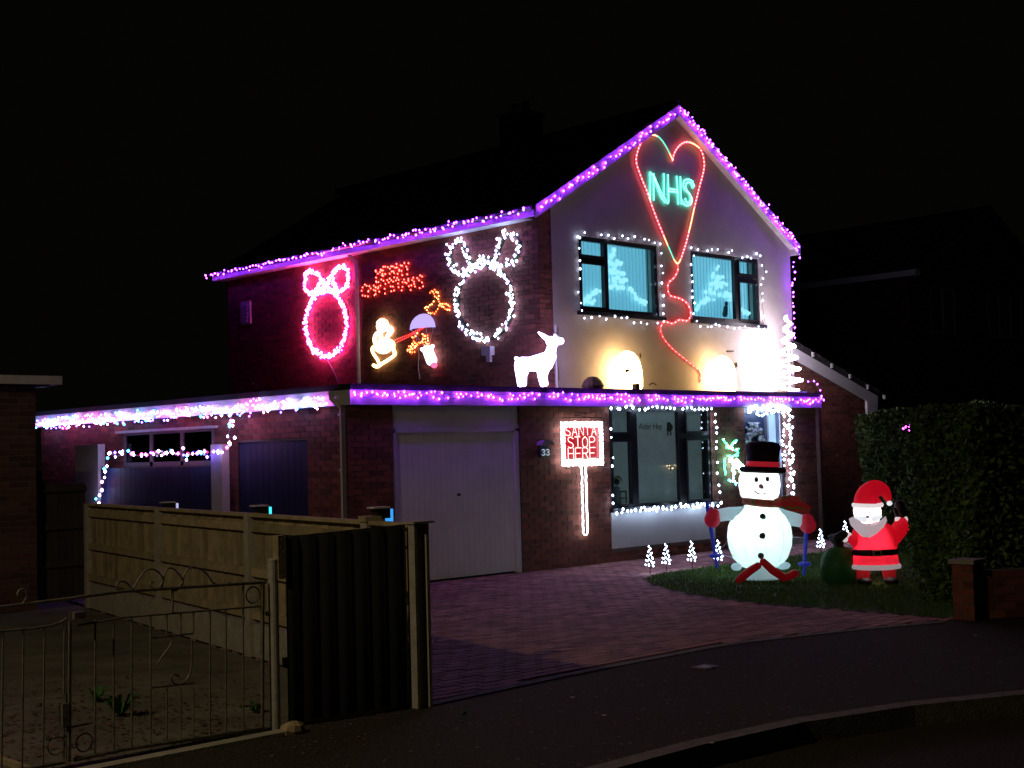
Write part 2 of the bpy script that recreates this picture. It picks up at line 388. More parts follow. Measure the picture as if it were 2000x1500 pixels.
stuff(hb.build('bricks', M_BRICK, house)); hm.build('wall', M_MORT, house)
# rendered gable, with window holes
g = MB(); W1 = (5.00, 6.90, 3.84, 5.02); W2 = (7.78, 9.70, 3.84, 5.02)
us = [4.40, W1[0], W1[1], W2[0], W2[1], GX1]
slope = (ZR-ZE)/(GXM-GX0)
def ztop(x): return ZE+slope*(x-GX0) if x < GXM else ZE+slope*(GX1-x)
def gbox(a, b, c, d): g.box((a, GY-.012, c), (b, GY+.2, d))
for a, b in zip(us, us[1:]):
    if (a, b) in ((W1[0], W1[1]), (W2[0], W2[1])): gbox(a, b, H1-.1, 3.84); gbox(a, b, 5.02, ZE-.1)
    else: gbox(a, b, H1-.1, ZE-.1)
tp = [(4.40, ZE-.1), (4.40, ztop(4.40)), (GXM, ZR), (GX1, ZE), (GX1, ZE-.1)]
n = len(tp); g.add([(x, GY-.012, z) for x, z in tp]+[(x, GY+.2, z) for x, z in tp], [tuple(range(n)), tuple(range(2*n-1, n-1, -1))]+[(i, (i+1) % n, n+(i+1) % n, n+i) for i in range(n)])
g.build('rendered_gable', M_REND, house)
MB().box((GX1-.2, GY+.2, 0), (GX1, WY1, ZE-.02)).build('side_wall', M_MORT, house)
MB().tube([(4.42, GY-.03, H1+.02), (4.42, GY-.03, 3.6)], .012).build('corner_bead', M_WHITE, house)
# pitched roof
rf = MB(); tl = MB(); EO = .20; RY0, RY1 = .52, at(413,531,'x',GX0-.25).y
zr = ZR+.07; xl, xr = GX0-EO-.03, GX1+.07; ze = ZE-slope*EO+.06
for x0, z0, sg in ((xl, ze, 1), (xr, ze, -1)):
    rf.add([(x0, RY0, z0-.09), (GXM, RY0, zr-.09), (GXM, RY1, zr-.09), (x0, RY1, z0-.09), (x0, RY0, z0), (GXM, RY0, zr), (GXM, RY1, zr), (x0, RY1, z0)],
           [(0,1,2,3), (4,5,6,7), (0,1,5,4), (2,3,7,6), (0,3,7,4)])
rf.build('roof', M_FELT, house)
d = Vector((GXM-xl, 0, zr-ze)); LR = d.length; d.normalize(); nrm = Vector((-d.z, 0, d.x))
for s_, dd, nn, xs in ((1, d, nrm, xl), (-1, Vector((-d.x,0,d.z)), Vector((d.z,0,d.x)), xr)):
    rows = int(LR/.30)
    for i in range(rows):
        for j in range(int((RY1-RY0)/.30)):
            c = Vector((xs, RY0+.15+.30*j, ze))+dd*(.17+i*.30)+nn*(.012+random.uniform(0,.004))
            tl.obox(c, dd*.165+nn*-.008, Vector((0,.146,0)), nn*.009)
stuff(tl.build('roof_tiles', M_TILE, house))
m = MB()
for j in range(31): m.tube([(GXM, RY0+.01+j*.306, zr+.0), (GXM, RY0+.30+j*.306, zr+.012)], .085, 8)
stuff(m.build('ridge_tiles', M_TILE, house))
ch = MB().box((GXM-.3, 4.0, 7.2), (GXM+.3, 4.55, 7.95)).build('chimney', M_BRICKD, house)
MB().box((GXM-.34, 3.96, 7.95), (GXM+.34, 4.59, 8.01)).build('chimney_cap', M_CONC, ch)
for yy in (4.15, 4.4): MB().lathe([(.09,0),(.075,.18),(.09,.2),(.06,.2)], (GXM, yy, 8.01), 12).build('chimney_pot', M_BRICKD, ch)
# barge boards, soffit and gutters
def board(p, q, w, t, name, m=M_OFFW): return MB().bar(p, q, t, w, (0,0,1)).build(name, m, house)
def barge(x0, z0, x1, z1, nm):
    MB().add([(x0, RY0-.02, z0-.17), (x1, RY0-.02, z1-.17), (x1, RY0-.02, z1+.02), (x0, RY0-.02, z0+.02), (x0, RY0+.01, z0-.17), (x1, RY0+.01, z1-.17), (x1, RY0+.01, z1+.02), (x0, RY0+.01, z0+.02)],
             [(0,1,2,3),(4,5,6,7),(0,1,5,4),(2,3,7,6),(0,3,7,4),(1,2,6,5)]).build(nm, M_OFFW, house)
barge(xl, ze-.02, GXM, zr-.02, 'barge_board'); barge(xr, ze-.02, GXM, zr-.02, 'barge_board')
MB().add([(xl, RY0+.012, ze-.12), (GXM, RY0+.012, zr-.12), (GXM, GY, zr-.12), (xl, GY, ze-.12)], [(0,1,2,3)]).add([(xr, RY0+.012, ze-.12), (GXM, RY0+.012, zr-.12), (GXM, GY, zr-.12), (xr, GY, ze-.12)], [(0,1,2,3)]).build('soffit', M_OFFW, house)
MB().box((xl-.005, RY0+.02, ze-.16), (xl+.02, RY1, ze+.0)).box((xl+.02, GY+.1, ze-.16), (GX0, RY1, ze-.145)).build('fascia', M_WHITE, house)
MB().tube([(xl-.05, RY0+.02, ze-.03), (xl-.05, RY1, ze-.03)], .045, 8).build('gutter', M_BLACKF, house)
MB().box((GX1+.0, RY0+.02, ze-.18), (xr+.02, RY1, ze-.06)).build('fascia', M_OFFW, house)
# flat roof
MB().box((.0,.0,H0+.02), (GX0, 8.86, H1-.045)).box((GX0,.0,H0+.02), (10.465, GY-.02, H1-.045)).build('flat_roof', M_FELT, house)
MB().box((-.015,-.03,H1-.05), (10.48, .13, H1+.025)).box((-.03, .13, H1-.05), (.13, 8.87, H1+.025)).build('roof_edge_trim', M_FELT, house)
MB().box((0,-.022,H0), (10.47,.0,H1-.05)).build('fascia', M_OFFW, house)
MB().box((-.022,-.022,H0), (.0, 8.86, H1-.05)).build('fascia', M_WHITE, house)
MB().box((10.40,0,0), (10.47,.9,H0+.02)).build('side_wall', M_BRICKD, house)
# downpipes
p = [at(668,482,'x',3.96), at(676,492,'x',3.98), at(694,512,'x',4.08), at(696,530,'x',4.08), Vector((4.08, at(698,600,'x',4.08).y, 4.2)), Vector((4.08, at(698,600,'x',4.08).y, H1))]
MB().tube(p, .033, 8).build('downpipe', M_STEEL, house)
p = [Vector((-.04,.35,2.5)), Vector((-.07,.30,2.42)), Vector((.03,.22,2.28)), Vector((.03,.22,0))]
dp = MB().tube(p, .036, 8).build('downpipe', M_WHITE, house)
for z in (.5, 1.5, 2.2): MB().box((.0,.17,z), (.078,.27,z+.03)).build('pipe_clip', M_WHITE, dp)

# windows -----------------------------------------------------------
def window_unit(x0, x1, z0, z1, y, bars, panes, name='window', fm=M_BLACKF, t=.075, sill=None, gl=None, parent=house, depth=.07):
    f = MB(); q = .07
    for a, b in ((x0, x0+q), (x1-q, x1)): f.box((a, y-.02, z0), (b, y+depth-.02, z1))
    for c, dd in ((z0, z0+q), (z1-q, z1)): f.box((x0+q, y-.02, c), (x1-q, y+depth-.02, dd))
    for bx in bars: f.box((bx[0], y-.018, bx[2]), (bx[1], y+depth-.022, bx[3]))
    wo = f.build(name, fm, parent)
    for a, b, c, dd in panes: MB().box((a, y+.015, c), (b, y+.022, dd)).build('pane', gl or glassmat(), wo)
    if sill: MB().box(sill[0], sill[1]).build('sill', fm, wo)
    return wo
def sash(w, x0, x1, z0, z1, y, m=M_BLACKF):
    q = .035; f = MB().box((x0, y-.035, z0), (x0+q, y-.019, z1)).box((x1-q, y-.035, z0), (x1, y-.019, z1)).box((x0+q, y-.035, z0), (x1-q, y-.019, z0+q)).box((x0+q, y-.035, z1-q), (x1-q, y-.019, z1)); f.build('sash', m, w)
y = GY+.03
w1 = window_unit(5.0, 6.9, 3.84, 5.02, y, [(5.60,5.70,3.91,4.95), (5.07,5.60,4.60,4.72)], [(5.07,5.60,3.91,4.60),(5.07,5.60,4.72,4.95),(5.70,6.83,3.91,4.95)], sill=((4.93, GY-.08, 3.78), (7.0, y, 3.84)))
sash(w1, 5.04, 5.63, 3.89, 4.62, y); sash(w1, 5.04, 5.63, 4.70, 4.98, y)
w2 = window_unit(7.78, 9.70, 3.84, 5.02, y, [(9.02,9.15,3.91,4.95), (9.15,9.63,4.58,4.72)], [(7.85,9.02,3.91,4.95),(9.15,9.63,3.91,4.58),(9.15,9.63,4.72,4.95)], sill=((7.72, GY-.08, 3.78), (9.82, y, 3.84)))
sash(w2, 9.12, 9.66, 3.89, 4.60, y); sash(w2, 9.12, 9.66, 4.70, 4.98, y)
# vertical blinds; light of the rooms behind is put in as their own glow
def blind_mat(name, col, s):
    m = mat(name, (.45, .6, .62), .8, emis=col, es=s); return m
BL = blind_mat('lit_blind', (.17, .50, .70), 1.25)
def vblind(w, x0, x1, z0, z1, y, pitch=.089, m=BL):
    g = MB(); x = x0
    while x < x1:
        e = min(x+pitch-.0015, x1); g.add([(x, y, z0), (e, y+.012, z0), (e, y+.012, z1), (x, y, z1)], [(0,1,2,3)]); x += pitch
    stuff(g.build('vertical_blind', m, w))
vblind(w1, 5.02, 6.88, 3.86, 5.0, GY+.22); vblind(w2, 7.80, 9.68, 3.86, 5.0, GY+.22)
for wo, x0, x1 in ((w1, 4.9, 7.0), (w2, 7.7, 9.8)):
    MB().box((x0, GY+.30, 3.7), (x1, GY+.32, 5.1)).build('room_backing', mat('room_lit', (.3,.4,.42), .9, emis=(.1,.38,.5), es=.5), wo)  # backing sheet glows in place of the room's light
# ground floor front window
y = .11
w3 = window_unit(4.90, 7.36, .78, 2.33, y, [(5.40,5.56,.85,2.26),(6.56,6.76,.85,2.26),(4.97,5.40,1.80,1.94),(6.76,7.29,1.80,1.94)],
    [(4.97,5.40,.85,1.80),(4.97,5.40,1.94,2.26),(5.56,6.56,.85,2.26),(6.76,7.29,.85,1.80),(6.76,7.29,1.94,2.26)], sill=((4.86,-.0,.74),(7.42,.10,.80)), gl=glassmat('dim_glass', (.75,.8,.8), .10))
sash(w3, 4.94, 5.43, .82, 1.83, y); sash(w3, 4.94, 5.43, 1.91, 2.29, y); sash(w3, 6.73, 7.32, .82, 1.83, y); sash(w3, 6.73, 7.32, 1.91, 2.29, y)
LB = mat('dim_roller_blind', (.42,.46,.46), .9, .15, 2.5, emis=(.40,.56,.62), es=.16)  # dim room light put in as the blind's own glow
MB().box((4.95, .24, .80), (7.32, .245, 2.30)).build('roller_blind', LB, w3)
MB().box((4.88, .055, .20), (7.38, .075, .74)).build('panel_below_window', mat('panel_white', (.62,.64,.66), .6, .06, 3, .1, 60), w3)
ban = MB().box((5.60,.150,1.42), (6.54,.154,2.24)); bo = ban.build('poster', mat('poster_paper', (.5,.53,.53), .9, .1, 4, emis=(.45,.58,.62), es=.15), w3)  # poster paper given a faint glow of its own, like the blind
fc = bpy.data.curves.new('lettering', 'FONT'); fc.body = 'Alder Hey'; fc.size = .135; fc.extrude = .001
fo = bpy.data.objects.new('lettering_tmp', fc); C.objects.link(fo); bpy.context.view_layer.update()
fm = bpy.data.meshes.new_from_object(fo.evaluated_get(bpy.context.evaluated_depsgraph_get())); bpy.data.objects.remove(fo)
M_NAVY = mat('navy_print', (.01,.02,.05), .8); fm.materials.clear(); fm.materials.append(M_NAVY)
fo = bpy.data.objects.new('lettering', fm); C.objects.link(fo); fo.parent = bo
fo.matrix_local = MROOT[house.name].inverted() @ Matrix.Translation((5.66,.146,1.985)) @ Matrix.Rotation(math.pi/2, 4, 'X')
def blob(cx, cz, s, y, seed):
    rnd = random.Random(seed); pts = [(cx+s*(1+.28*math.sin(3*a+seed)+rnd.uniform(-.1,.1))*math.cos(a), y, cz+s*1.25*(1+.15*math.cos(2*a))*math.sin(a)) for a in [k*math.pi/9 for k in range(18)]]
    return MB().add(pts+[(p[0], p[1]-.002, p[2]) for p in pts], [tuple(range(18)), tuple(range(18,36))]+[(i,(i+1)%18,18+(i+1)%18,18+i) for i in range(18)])
m = blob(6.40,2.02,.07,.147,2); m.box((6.35,.145,1.88),(6.38,.148,1.97)).box((6.42,.145,1.88),(6.45,.148,1.97)); m.build('emblem', M_NAVY, bo)
# reflection of a warm lit tree, built as bulbs right of the middle pane
st = thing('reflected_light_tree', 'reflection of a small warm white lit tree, built as bulbs behind the downstairs window glass beside the dark mullion', 'light tree', (6.48,.20,1.38))
m = MB(); l = MB()
for k in range(46):
    f_ = (k % 9)/9; zz = 1.36+.36*(k//6)/8+random.uniform(-.01,.01); rr = .19*(1-(zz-1.34)/.52); m.bulb((6.46+random.uniform(-1,1)*rr*.75, .185+random.uniform(-.01,.01), zz), .009)
stuff(m.build('bulbs', emit('warm_bulb_reflection', (1,.62,.32), 5), st)); l.tube([(6.46,.19,1.32),(6.46,.19,1.78)], .006); l.build('stem', M_CABLE, st)
# toy figures on the sill
fg = thing('window_ornament', 'small flower headed ornament on the sill behind the left casement downstairs', 'ornament', (5.17,.20,.85))
MB().capsule([(5.17,.20,.88),(5.17,.20,1.08)], [.07,.05], 10).build('body', mat('ornament_pale', (.3,.32,.33), .7), fg)
MB().ball((5.17,.19,1.19), .05, .04, .05, 10).build('head', mat('ornament_dark', (.03,.05,.05), .7), fg)
MB().add([(5.17+.105*math.cos(a),.175,1.20+.085*math.sin(a)) for a in [math.pi*k/8 for k in range(9)]]+[(5.17+.075*math.cos(a),.175,1.19+.06*math.sin(a)) for a in [math.pi*k/8 for k in range(9)]], [(i,i+1,10+i,9+i) for i in range(8)]).build('petals', mat('ornament_yellow', (.35,.3,.05), .7), fg)
fg2 = thing('toy_chair', 'little dark wooden chair ornament on the sill at the bottom of the left casement', 'ornament', (5.31,.20,.85))
m = MB();
for xx in (5.24,5.37): m.bar((xx,.19,.86),(xx,.19,1.05),.015,.015,(0,1,0))
m.bar((5.24,.19,1.04),(5.38,.19,1.04),.02,.02).build('frame', mat('ornament_red', (.12,.03,.04), .7), fg2); MB().box((5.25,.17,.93),(5.37,.21,.95)).build('seat', MATS['ornament_red'], fg2)
# garage door
gd = MB().box((.80,.16,.02), (2.95,.20,1.98)).build('garage_door', M_GARAGE, house)
for k in range(22): MB().box((.83+.0965*k,.155,.07), (.83+.0965*k+.0935,.162,1.94)).build('rib', M_GARAGE, gd)
MB().ball((1.90,.135,1.13), .028, .03, .02, 10).build('handle', M_BLACKF, gd)
fr = MB().box((.73,.10,0), (.80,.20,2.02)).box((2.95,.10,0), (3.02,.20,2.02)).box((.73,.10,1.98),(3.02,.20,2.06)).build('garage_frame', M_WHITE, house)
MB().box((.73,.11,2.06), (3.02,.18,2.33)).build('header_panel', M_GARAGE, fr)
# front door
do = MB().box((8.36,.20,.12), (9.02,.25,2.24)).build('front_door', mat('navy_door', (.03,.05,.13), .4), house)
MB().box((8.47,.185,1.25), (8.90,.20,2.02)).build('door_panel', mat('navy_door2', (.04,.07,.18), .4), do)
MB().box((8.53,.172,2.06), (8.87,.185,2.085)).build('door_bar', M_STEEL, do); MB().ball((8.95,.17,1.1), .03,.03,.03,10).build('handle', M_STEEL, do)
m = MB().box((8.29,.14,0),(8.36,.26,2.33)).box((8.36,.14,2.24),(9.43,.26,2.33)).box((9.02,.14,0),(9.07,.26,2.24)).box((9.38,.14,0),(9.43,.26,2.24)).build('door_frame', mat('grey_frame', (.25,.27,.35), .5), house)
MB().box((9.07,.21,.1),(9.38,.22,2.24)).build('side_pane', mat('frosted_pane', (.40,.52,.62), .35, emis=(.22,.42,.62), es=.18), m)
MB().box((8.20,.27,0),(9.5,.31,2.33)).build('hall_backing', M_BLACKF, m)
MB().box((8.24,-.25,0),(9.48,.13,.10)).build('door_step', M_CONC, house)
# grey wreath on the door
wr = thing('door_wreath', 'fluffy silver grey wreath hanging on the dark front door', 'wreath', (8.62,.13,1.55))
m = MB()
for k in range(120):
    a = random.uniform(0, 6.283); r = .22+random.uniform(-.07,.07); m.ball((8.62+r*math.cos(a), .13+random.uniform(-.04,.03), 1.70+1.25*r*math.sin(a)), random.uniform(.025,.045), n=6)
stuff(m.build('tinsel', mat('silver_tinsel', (.45,.46,.52), .4, metal=.3), wr)); MB().tube(smooth([(8.62+.22*math.cos(a),.15,1.70+.27*math.sin(a)) for a in [k*math.pi/4 for k in range(8)]], 4, True), .03, 6).build('ring', M_CABLE, wr)
# side window with white frame
m = MB(); xs = .07
for a, b in ((SW[0],SW[0]+.07),(SW[1]-.07,SW[1]),(4.15,4.24),(5.05,5.14)): m.box((xs,a,SW[2]),(xs+.06,b,SW[3]-.04))
m.box((xs,SW[0]+.07,SW[2]),(xs+.06,SW[1]-.07,SW[2]+.06)).box((xs-.0,SW[0],SW[3]-.04),(xs+.07,SW[1],SW[3]))
sw = m.build('window', mat('grey_frame_paint', (.16,.16,.17), .6), house); MB().box((xs+.02,SW[0]+.07,SW[2]+.06),(xs+.028,SW[1]-.07,SW[3]-.04)).build('pane', glassmat('dark_glass', (.2,.22,.25), .08), sw)
MB().box((xs+.3,SW[0],SW[2]),(xs+.32,SW[1],SW[3])).build('room_backing', mat('room_dark', (.05,.05,.05)), sw); MB().box((-.02,SW[0]-.1,SW[3]),(.14,SW[1]+.1,SW[3]+.035)).build('lintel', M_OFFW, sw)
sd = MB().box((.10,SD[0],0),(.14,SD[1],SD[3])).build('side_door', M_BLUE, house)
for k in range(11): MB().box((.085,SD[0]+.01+.149*k,.03),(.10,SD[0]+.152+.149*k,SD[3]-.03)).build('board', M_BLUE, sd)
# blue passage gate between white posts
pg = thing('blue_gate', 'dark blue boarded gate between two white posts beside the garage wall', 'gate', (-.2,4.5,0))
for k in range(21): MB().box((-.16,2.98+.156*k,.03),(-.14,3.13+.156*k,1.60)).build('board', M_BLUE, pg)
MB().box((-.14,2.98,.3),(-.11,6.24,.4)).build('rail', M_BLUE, pg); MB().box((-.14,2.98,1.3),(-.11,6.24,1.4)).build('rail', M_BLUE, pg)
MB().box((-.20,2.68,0),(-.08,2.96,1.90)).build('post', M_OFFW, pg); MB().box((-.20,6.27,0),(-.08,7.05,1.98)).build('post', M_OFFW, pg)
# wall fittings
vb = MB().box((GX0-.04, at(480,610,'x',4.1).y-.16, 4.28), (GX0+.01, at(480,610,'x',4.1).y+.16, 4.72)).build('vent_cover', M_OFFW, house)
for k in range(5): MB().box((GX0-.052, 8.56, 4.32+.075*k), (GX0-.04, 8.80, 4.36+.075*k)).build('louvre', M_OFFW, vb)
fl = MB().box((GX0-.10, 1.72, 3.20), (GX0+.0, 1.92, 3.34)).box((GX0-.06,1.78,3.10),(GX0,1.86,3.22)).build('security_light', M_WHITE, house)
# house number lantern: small solar lantern with arched cap
hn = thing('number_lantern', 'small arched wall lantern with house number left of the lit sign', 'lantern', (3.46,.05,1.62))
MB().box((3.37,.02,1.60),(3.55,.066,1.76)).build('plate', mat('number_plate', (.05,.07,.1), .4), hn)
m = MB(); aa = [math.pi*k/8 for k in range(9)]
m.add([(3.46+.13*math.cos(a), y0, 1.77+.075*math.sin(a)) for y0 in (-.05,.066) for a in aa], [tuple(range(9)), tuple(range(17,8,-1))]+[(i,i+1,10+i,9+i) for i in range(8)]+[(0,8,17,9)]); m.build('cap', mat('cap_grey', (.5,.48,.55), .4), hn)
def strokes(ch):
    S = {'A': [[(0,0),(.5,1.4),(1,0)],[(.2,.5),(.8,.5)]], 'C': [[(1,1.2),(.6,1.4),(.2,1.3),(0,.9),(0,.5),(.2,.1),(.6,0),(1,.2)]],
     'E': [[(1,1.4),(0,1.4),(0,0),(1,0)],[(0,.7),(.8,.7)]], 'H': [[(0,0),(0,1.4)],[(1,0),(1,1.4)],[(0,.7),(1,.7)]], 'I': [[(.5,0),(.5,1.4)]],
     'M': [[(0,0),(0,1.4),(.5,.6),(1,1.4),(1,0)]], 'N': [[(0,0),(0,1.4),(1,0),(1,1.4)]], 'O': [[(.5,1.4),(.1,1.15),(0,.7),(.1,.25),(.5,0),(.9,.25),(1,.7),(.9,1.15),(.5,1.4)]],
     'P': [[(0,0),(0,1.4),(.7,1.4),(1,1.2),(1,.9),(.7,.7),(0,.7)]], 'R': [[(0,0),(0,1.4),(.7,1.4),(1,1.2),(1,.9),(.7,.7),(0,.7)],[(.5,.7),(1,0)]],
     'S': [[(.95,1.2),(.6,1.4),(.2,1.35),(0,1.1),(.15,.85),(.8,.6),(1,.3),(.8,.05),(.4,0),(0,.2)]], 'T': [[(0,1.4),(1,1.4)],[(.5,1.4),(.5,0)]],
     'Y': [[(0,1.4),(.5,.7),(1,1.4)],[(.5,.7),(.5,0)]], '3': [[(0,1.2),(.5,1.4),(.9,1.2),(.9,.9),(.4,.72),(.9,.5),(1,.25),(.5,0),(0,.2)]]}
    return S.get(ch, [])
def text_strokes(txt, org, du, dv, w, gap, step=None):
    out = []; x = 0
    for ch in txt:
        for st_ in strokes(ch): out.append([Vector(org)+Vector(du)*(x+p[0]*w)+Vector(dv)*(p[1]*w) for p in st_])
        x += w+gap if ch != ' ' else w*.7
    return out
m = MB()
for s_ in text_strokes('33', (3.39,.012,1.625), X_, (0,0,1), .062, .025): m.tube(s_, .007, 5)
m.build('digits', mat('digit_white', (.8,.85,.85), .5, emis=(.7,.85,1), es=.5), hn)

# ================================================================== LIGHTS
PUR = [emit('purple_bulb', (.27,.026,1.0), 74), emit('pink_bulb', (.50,.05,.95), 44)]
WHS = [emit('small_white_bulb', (.60,.70,1.0), 12)]
WHT = [emit('cool_white_bulb', (.58,.73,1.0), 25)]
MULTI = [emit('white_bulb', (.62,.5,1.0), 26), emit('cyan_bulb', (.05,.6,1.0), 20), emit('magenta_bulb', (1.0,.06,.5), 24), emit('blue_bulb', (.14,.06,1.0), 28), emit('pinkwhite_bulb', (1.0,.4,.8), 22)]
def string(name, label, pls, mats, step=.06, jit=.02, r=.014, out=(0,-1,0), cat='string lights', group=None, weights=None, strands=1, cable=M_CABLE, drop=None, gaps=0., parent_thing=None):
    base = sum((Vector(p) for pl in pls for p in pl), Vector())/sum(len(pl) for pl in pls)
    t_ = thing(name, label, cat, base, 0, group); b = MB(); c = MB(); out = Vector(out).normalized()
    for pl in pls:
        for s_ in range(strands):
            pts = resample(pl, step); pts = [p+Vector([random.gauss(0, jit) for _ in range(3)])*(1) for p in pts]
            pts = [p - out*min(0, (p-q).dot(out)) for p, q in zip(pts, resample(pl, step))]
            if len(pts) > 1: c.tube(pts[::2]+[pts[-1]] if len(pts) > 4 else pts, .0035, 3)
            for p in pts:
                if random.random() < gaps: continue
                q = p+out*.014+(Vector((0,0,-random.uniform(0, drop))) if drop else Vector())
                b.bulb(q, r*random.uniform(.75,1.25), random.choices(range(len(mats)), weights or [1]*len(mats))[0])
    stuff(b.build('bulbs', mats, t_)); c.build('cable', cable, t_)
    return t_
Yp = lambda px, py, v=GY-.03: at(px, py, 'y', v)
Xp = lambda px, py, v=GX0-.03: at(px, py, 'x', v)
EP = RY0-.035
string('string_lights', 'purple lights along the left slope of the gable roof edge', [[Vector((xl,EP,ze-.08)), Vector((GXM,EP,zr-.07))]], PUR, .085, .024, .0175, strands=1, weights=[5,1], gaps=.15)
string('string_lights', 'purple lights down the right slope of the gable roof edge', [[Vector((GXM,EP,zr-.07)), Vector((xr-.1,EP,ze-.05))]], PUR, .10, .032, .0165, strands=3, weights=[5,1], gaps=.1)
string('string_lights', 'purple lights hanging down the right corner of the rendered gable', [[Vector((xr-.1,EP,ze-.05)), Yp(1549,520,.6), Yp(1546,560,.6), Yp(1549,600,.6), Yp(1551,668,.6)]], PUR, .095, .022, .0165, strands=1, weights=[5,1])
ex = xl-.10
string('string_lights', 'purple lights under the upper eave, nearer run right of the black downpipe', [[Vector((ex,RY0+.1,ze-.07)), Vector((ex,5.35,ze-.07))]], PUR, .115, .028, .0175, out=(-1,0,0), strands=2, weights=[4,1], gaps=.2)
string('string_lights', 'purple lights under the upper eave, farther run left of the black downpipe', [[Vector((ex,5.6,ze-.07)), Vector((ex,RY1,ze-.07))]], PUR, .125, .024, .0175, out=(-1,0,0), strands=2, weights=[4,1], gaps=.2)
def wavy(p, q, n, amp):
    p = Vector(p); q = Vector(q); return [p.lerp(q, i/n)+Vector((0,0,random.uniform(-amp, amp))) for i in range(n+1)]
string('string_lights', 'long purple and pink lights along the white fascia above the garage door and window', [wavy((.02,-.04,H1-.085),(10.46,-.04,H1-.10),70,.03), wavy((.02,-.04,H1-.13),(10.46,-.04,H1-.14),60,.03)], PUR, .092, .014, .0170, strands=1, weights=[4,1.3], gaps=.25)
string('string_lights', 'short purple lights looping up from the right end of the flat roof', [[Vector((10.46,-.04,H1-.12)), Vector((10.45,0,H1+.1)), Vector((10.42,.1,H1+.24)), Vector((10.3,.3,H1+.28)), Vector((10.22,.4,H1+.4))]], PUR, .10, .012, .0175)
string('string_lights', 'dense white, pink and cyan icicle lights along the low side eave', [wavy((-.06,.42,H1-.10),(-.06,8.82,H1-.10),40,.01), wavy((-.06,.42,H1-.15),(-.06,8.82,H1-.16),40,.01)], MULTI, .055, .012, .0195, out=(-1,0,0), weights=[2,1.6,1.6,2.4,1.5], strands=1, drop=.13, cable=M_CABLEW)
string('string_lights', 'white and cyan lights draped over the blue gate and down its left post', [smooth([Xp(455,812,-.1), Xp(457,830,-.25), Xp(452,845,-.25), Xp(458,865,-.25), Xp(430,881,-.25), Xp(380,884,-.25), Xp(300,887,-.25), Xp(222,885,-.25), Xp(215,900,-.25), Xp(205,930,-.25), Xp(198,960,-.25), Xp(190,992,-.25)], 5)], MULTI, .085, .030, .024, out=(-1,0,0), weights=[3,1,.8,.8,2], cable=M_CABLEW)
def rect(x0, x1, z0, z1, y): return [Vector((x0,y,z1)), Vector((x1,y,z1)), Vector((x1,y,z0)), Vector((x0,y,z0)), Vector((x0,y,z1))]
string('string_lights', 'sparse white lights framing the left upstairs window', [wavy((4.99,GY-.04,5.06),(6.95,GY-.04,5.06),10,.03)+wavy((6.96,GY-.04,4.95),(6.97,GY-.04,3.8),5,.01)+wavy((6.9,GY-.09,3.74),(4.9,GY-.09,3.75),9,.03)+wavy((4.95,GY-.04,3.9),(4.95,GY-.04,5.06),5,.01)], WHS, .165, .025, .0185, gaps=.1)
string('string_lights', 'sparse white lights framing the right upstairs window', [wavy((7.77,GY-.04,5.06),(9.78,GY-.04,5.06),10,.03)+wavy((9.76,GY-.04,4.95),(9.77,GY-.04,3.85),5,.01)+wavy((9.8,GY-.09,3.74),(7.75,GY-.09,3.74),9,.03)+wavy((7.74,GY-.04,3.9),(7.74,GY-.04,5.06),5,.01)], WHS, .14, .025, .0185, gaps=.12)
string('string_lights', 'white lights framing the downstairs window above the white panel', [wavy((4.88,.0,2.30),(7.40,.0,2.30),14,.02)+wavy((7.40,.01,2.25),(7.42,.01,.80),10,.01), wavy((4.9,-.03,.77),(7.42,-.03,.77),14,.012), wavy((4.9,-.03,.75),(7.42,-.03,.74),14,.012)], WHT, .105, .014, .0225, gaps=.18)
string('string_lights', 'few white lights down the left edge of the downstairs window', [wavy((4.87,.02,2.1),(4.86,.02,.75),6,.02)], WHT, .11, .01, .018, gaps=.3)
string('string_lights', 'thick white lights over and down the right of the front door', [wavy((8.27,-.02,2.29),(9.45,-.02,2.29),10,.01), wavy((8.27,-.02,2.26),(9.45,-.02,2.26),10,.01), wavy((8.27,-.02,2.32),(9.45,-.02,2.32),10,.01), wavy((9.47,-.0,2.3),(9.50,-.0,.75),14,.03), wavy((9.44,-.0,2.3),(9.48,.03,.75),14,.03), wavy((9.41,.06,2.2),(9.40,.12,1.2),14,.03)], WHT, .06, .028, .022)
string('string_lights', 'little cluster of magenta lights caught high in the hedge behind the inflatable santa', [[at(1762,838,'y',-4.15), at(1768,832,'y',-4.15), at(1778,833,'y',-4.15), at(1772,841,'y',-4.15)]], [emit('magenta2', (.85,.05,.9), 20)], .045, .01, .014)

# heart of rope light with NHS inside
heart = [(1312,313),(1306,300),(1298,285),(1287,270),(1274,264),(1260,268),(1250,280),(1243,298),(1241,318),(1250,345),(1262,375),(1275,412),(1290,450),(1305,485),(1321,515),(1334,488),(1345,448),(1353,412),(1363,370),(1373,330),(1372,308),(1366,292),(1352,281),(1337,278),(1324,286),(1315,300),(1312,313)]
hp = smooth([Yp(*p) for p in heart], 8)
tail = [(1321,515),(1322,528),(1315,542),(1304,553),(1303,568),(1308,578),(1325,583),(1340,593),(1347,610),(1342,626),(1325,625),(1312,632),(1295,628),(1290,636),(1288,645),(1295,662),(1310,680),(1330,697),(1350,713),(1366,727),(1367,748)]
tp_ = smooth([Yp(*p) for p in tail], 8)
RED = [emit('rope_red', (1.0,.03,.03), 13), emit('rope_orange', (1.0,.26,.12), 10), emit('rope_green', (.03,.5,.3), 5), emit('rope_pink', (1,.14,.18), 14)]
ht = thing('heart_rope_light', 'red heart balloon outline of rope light high on the rendered gable', 'rope light', Yp(1310,400))
b = MB(); q = resample(hp, .034)
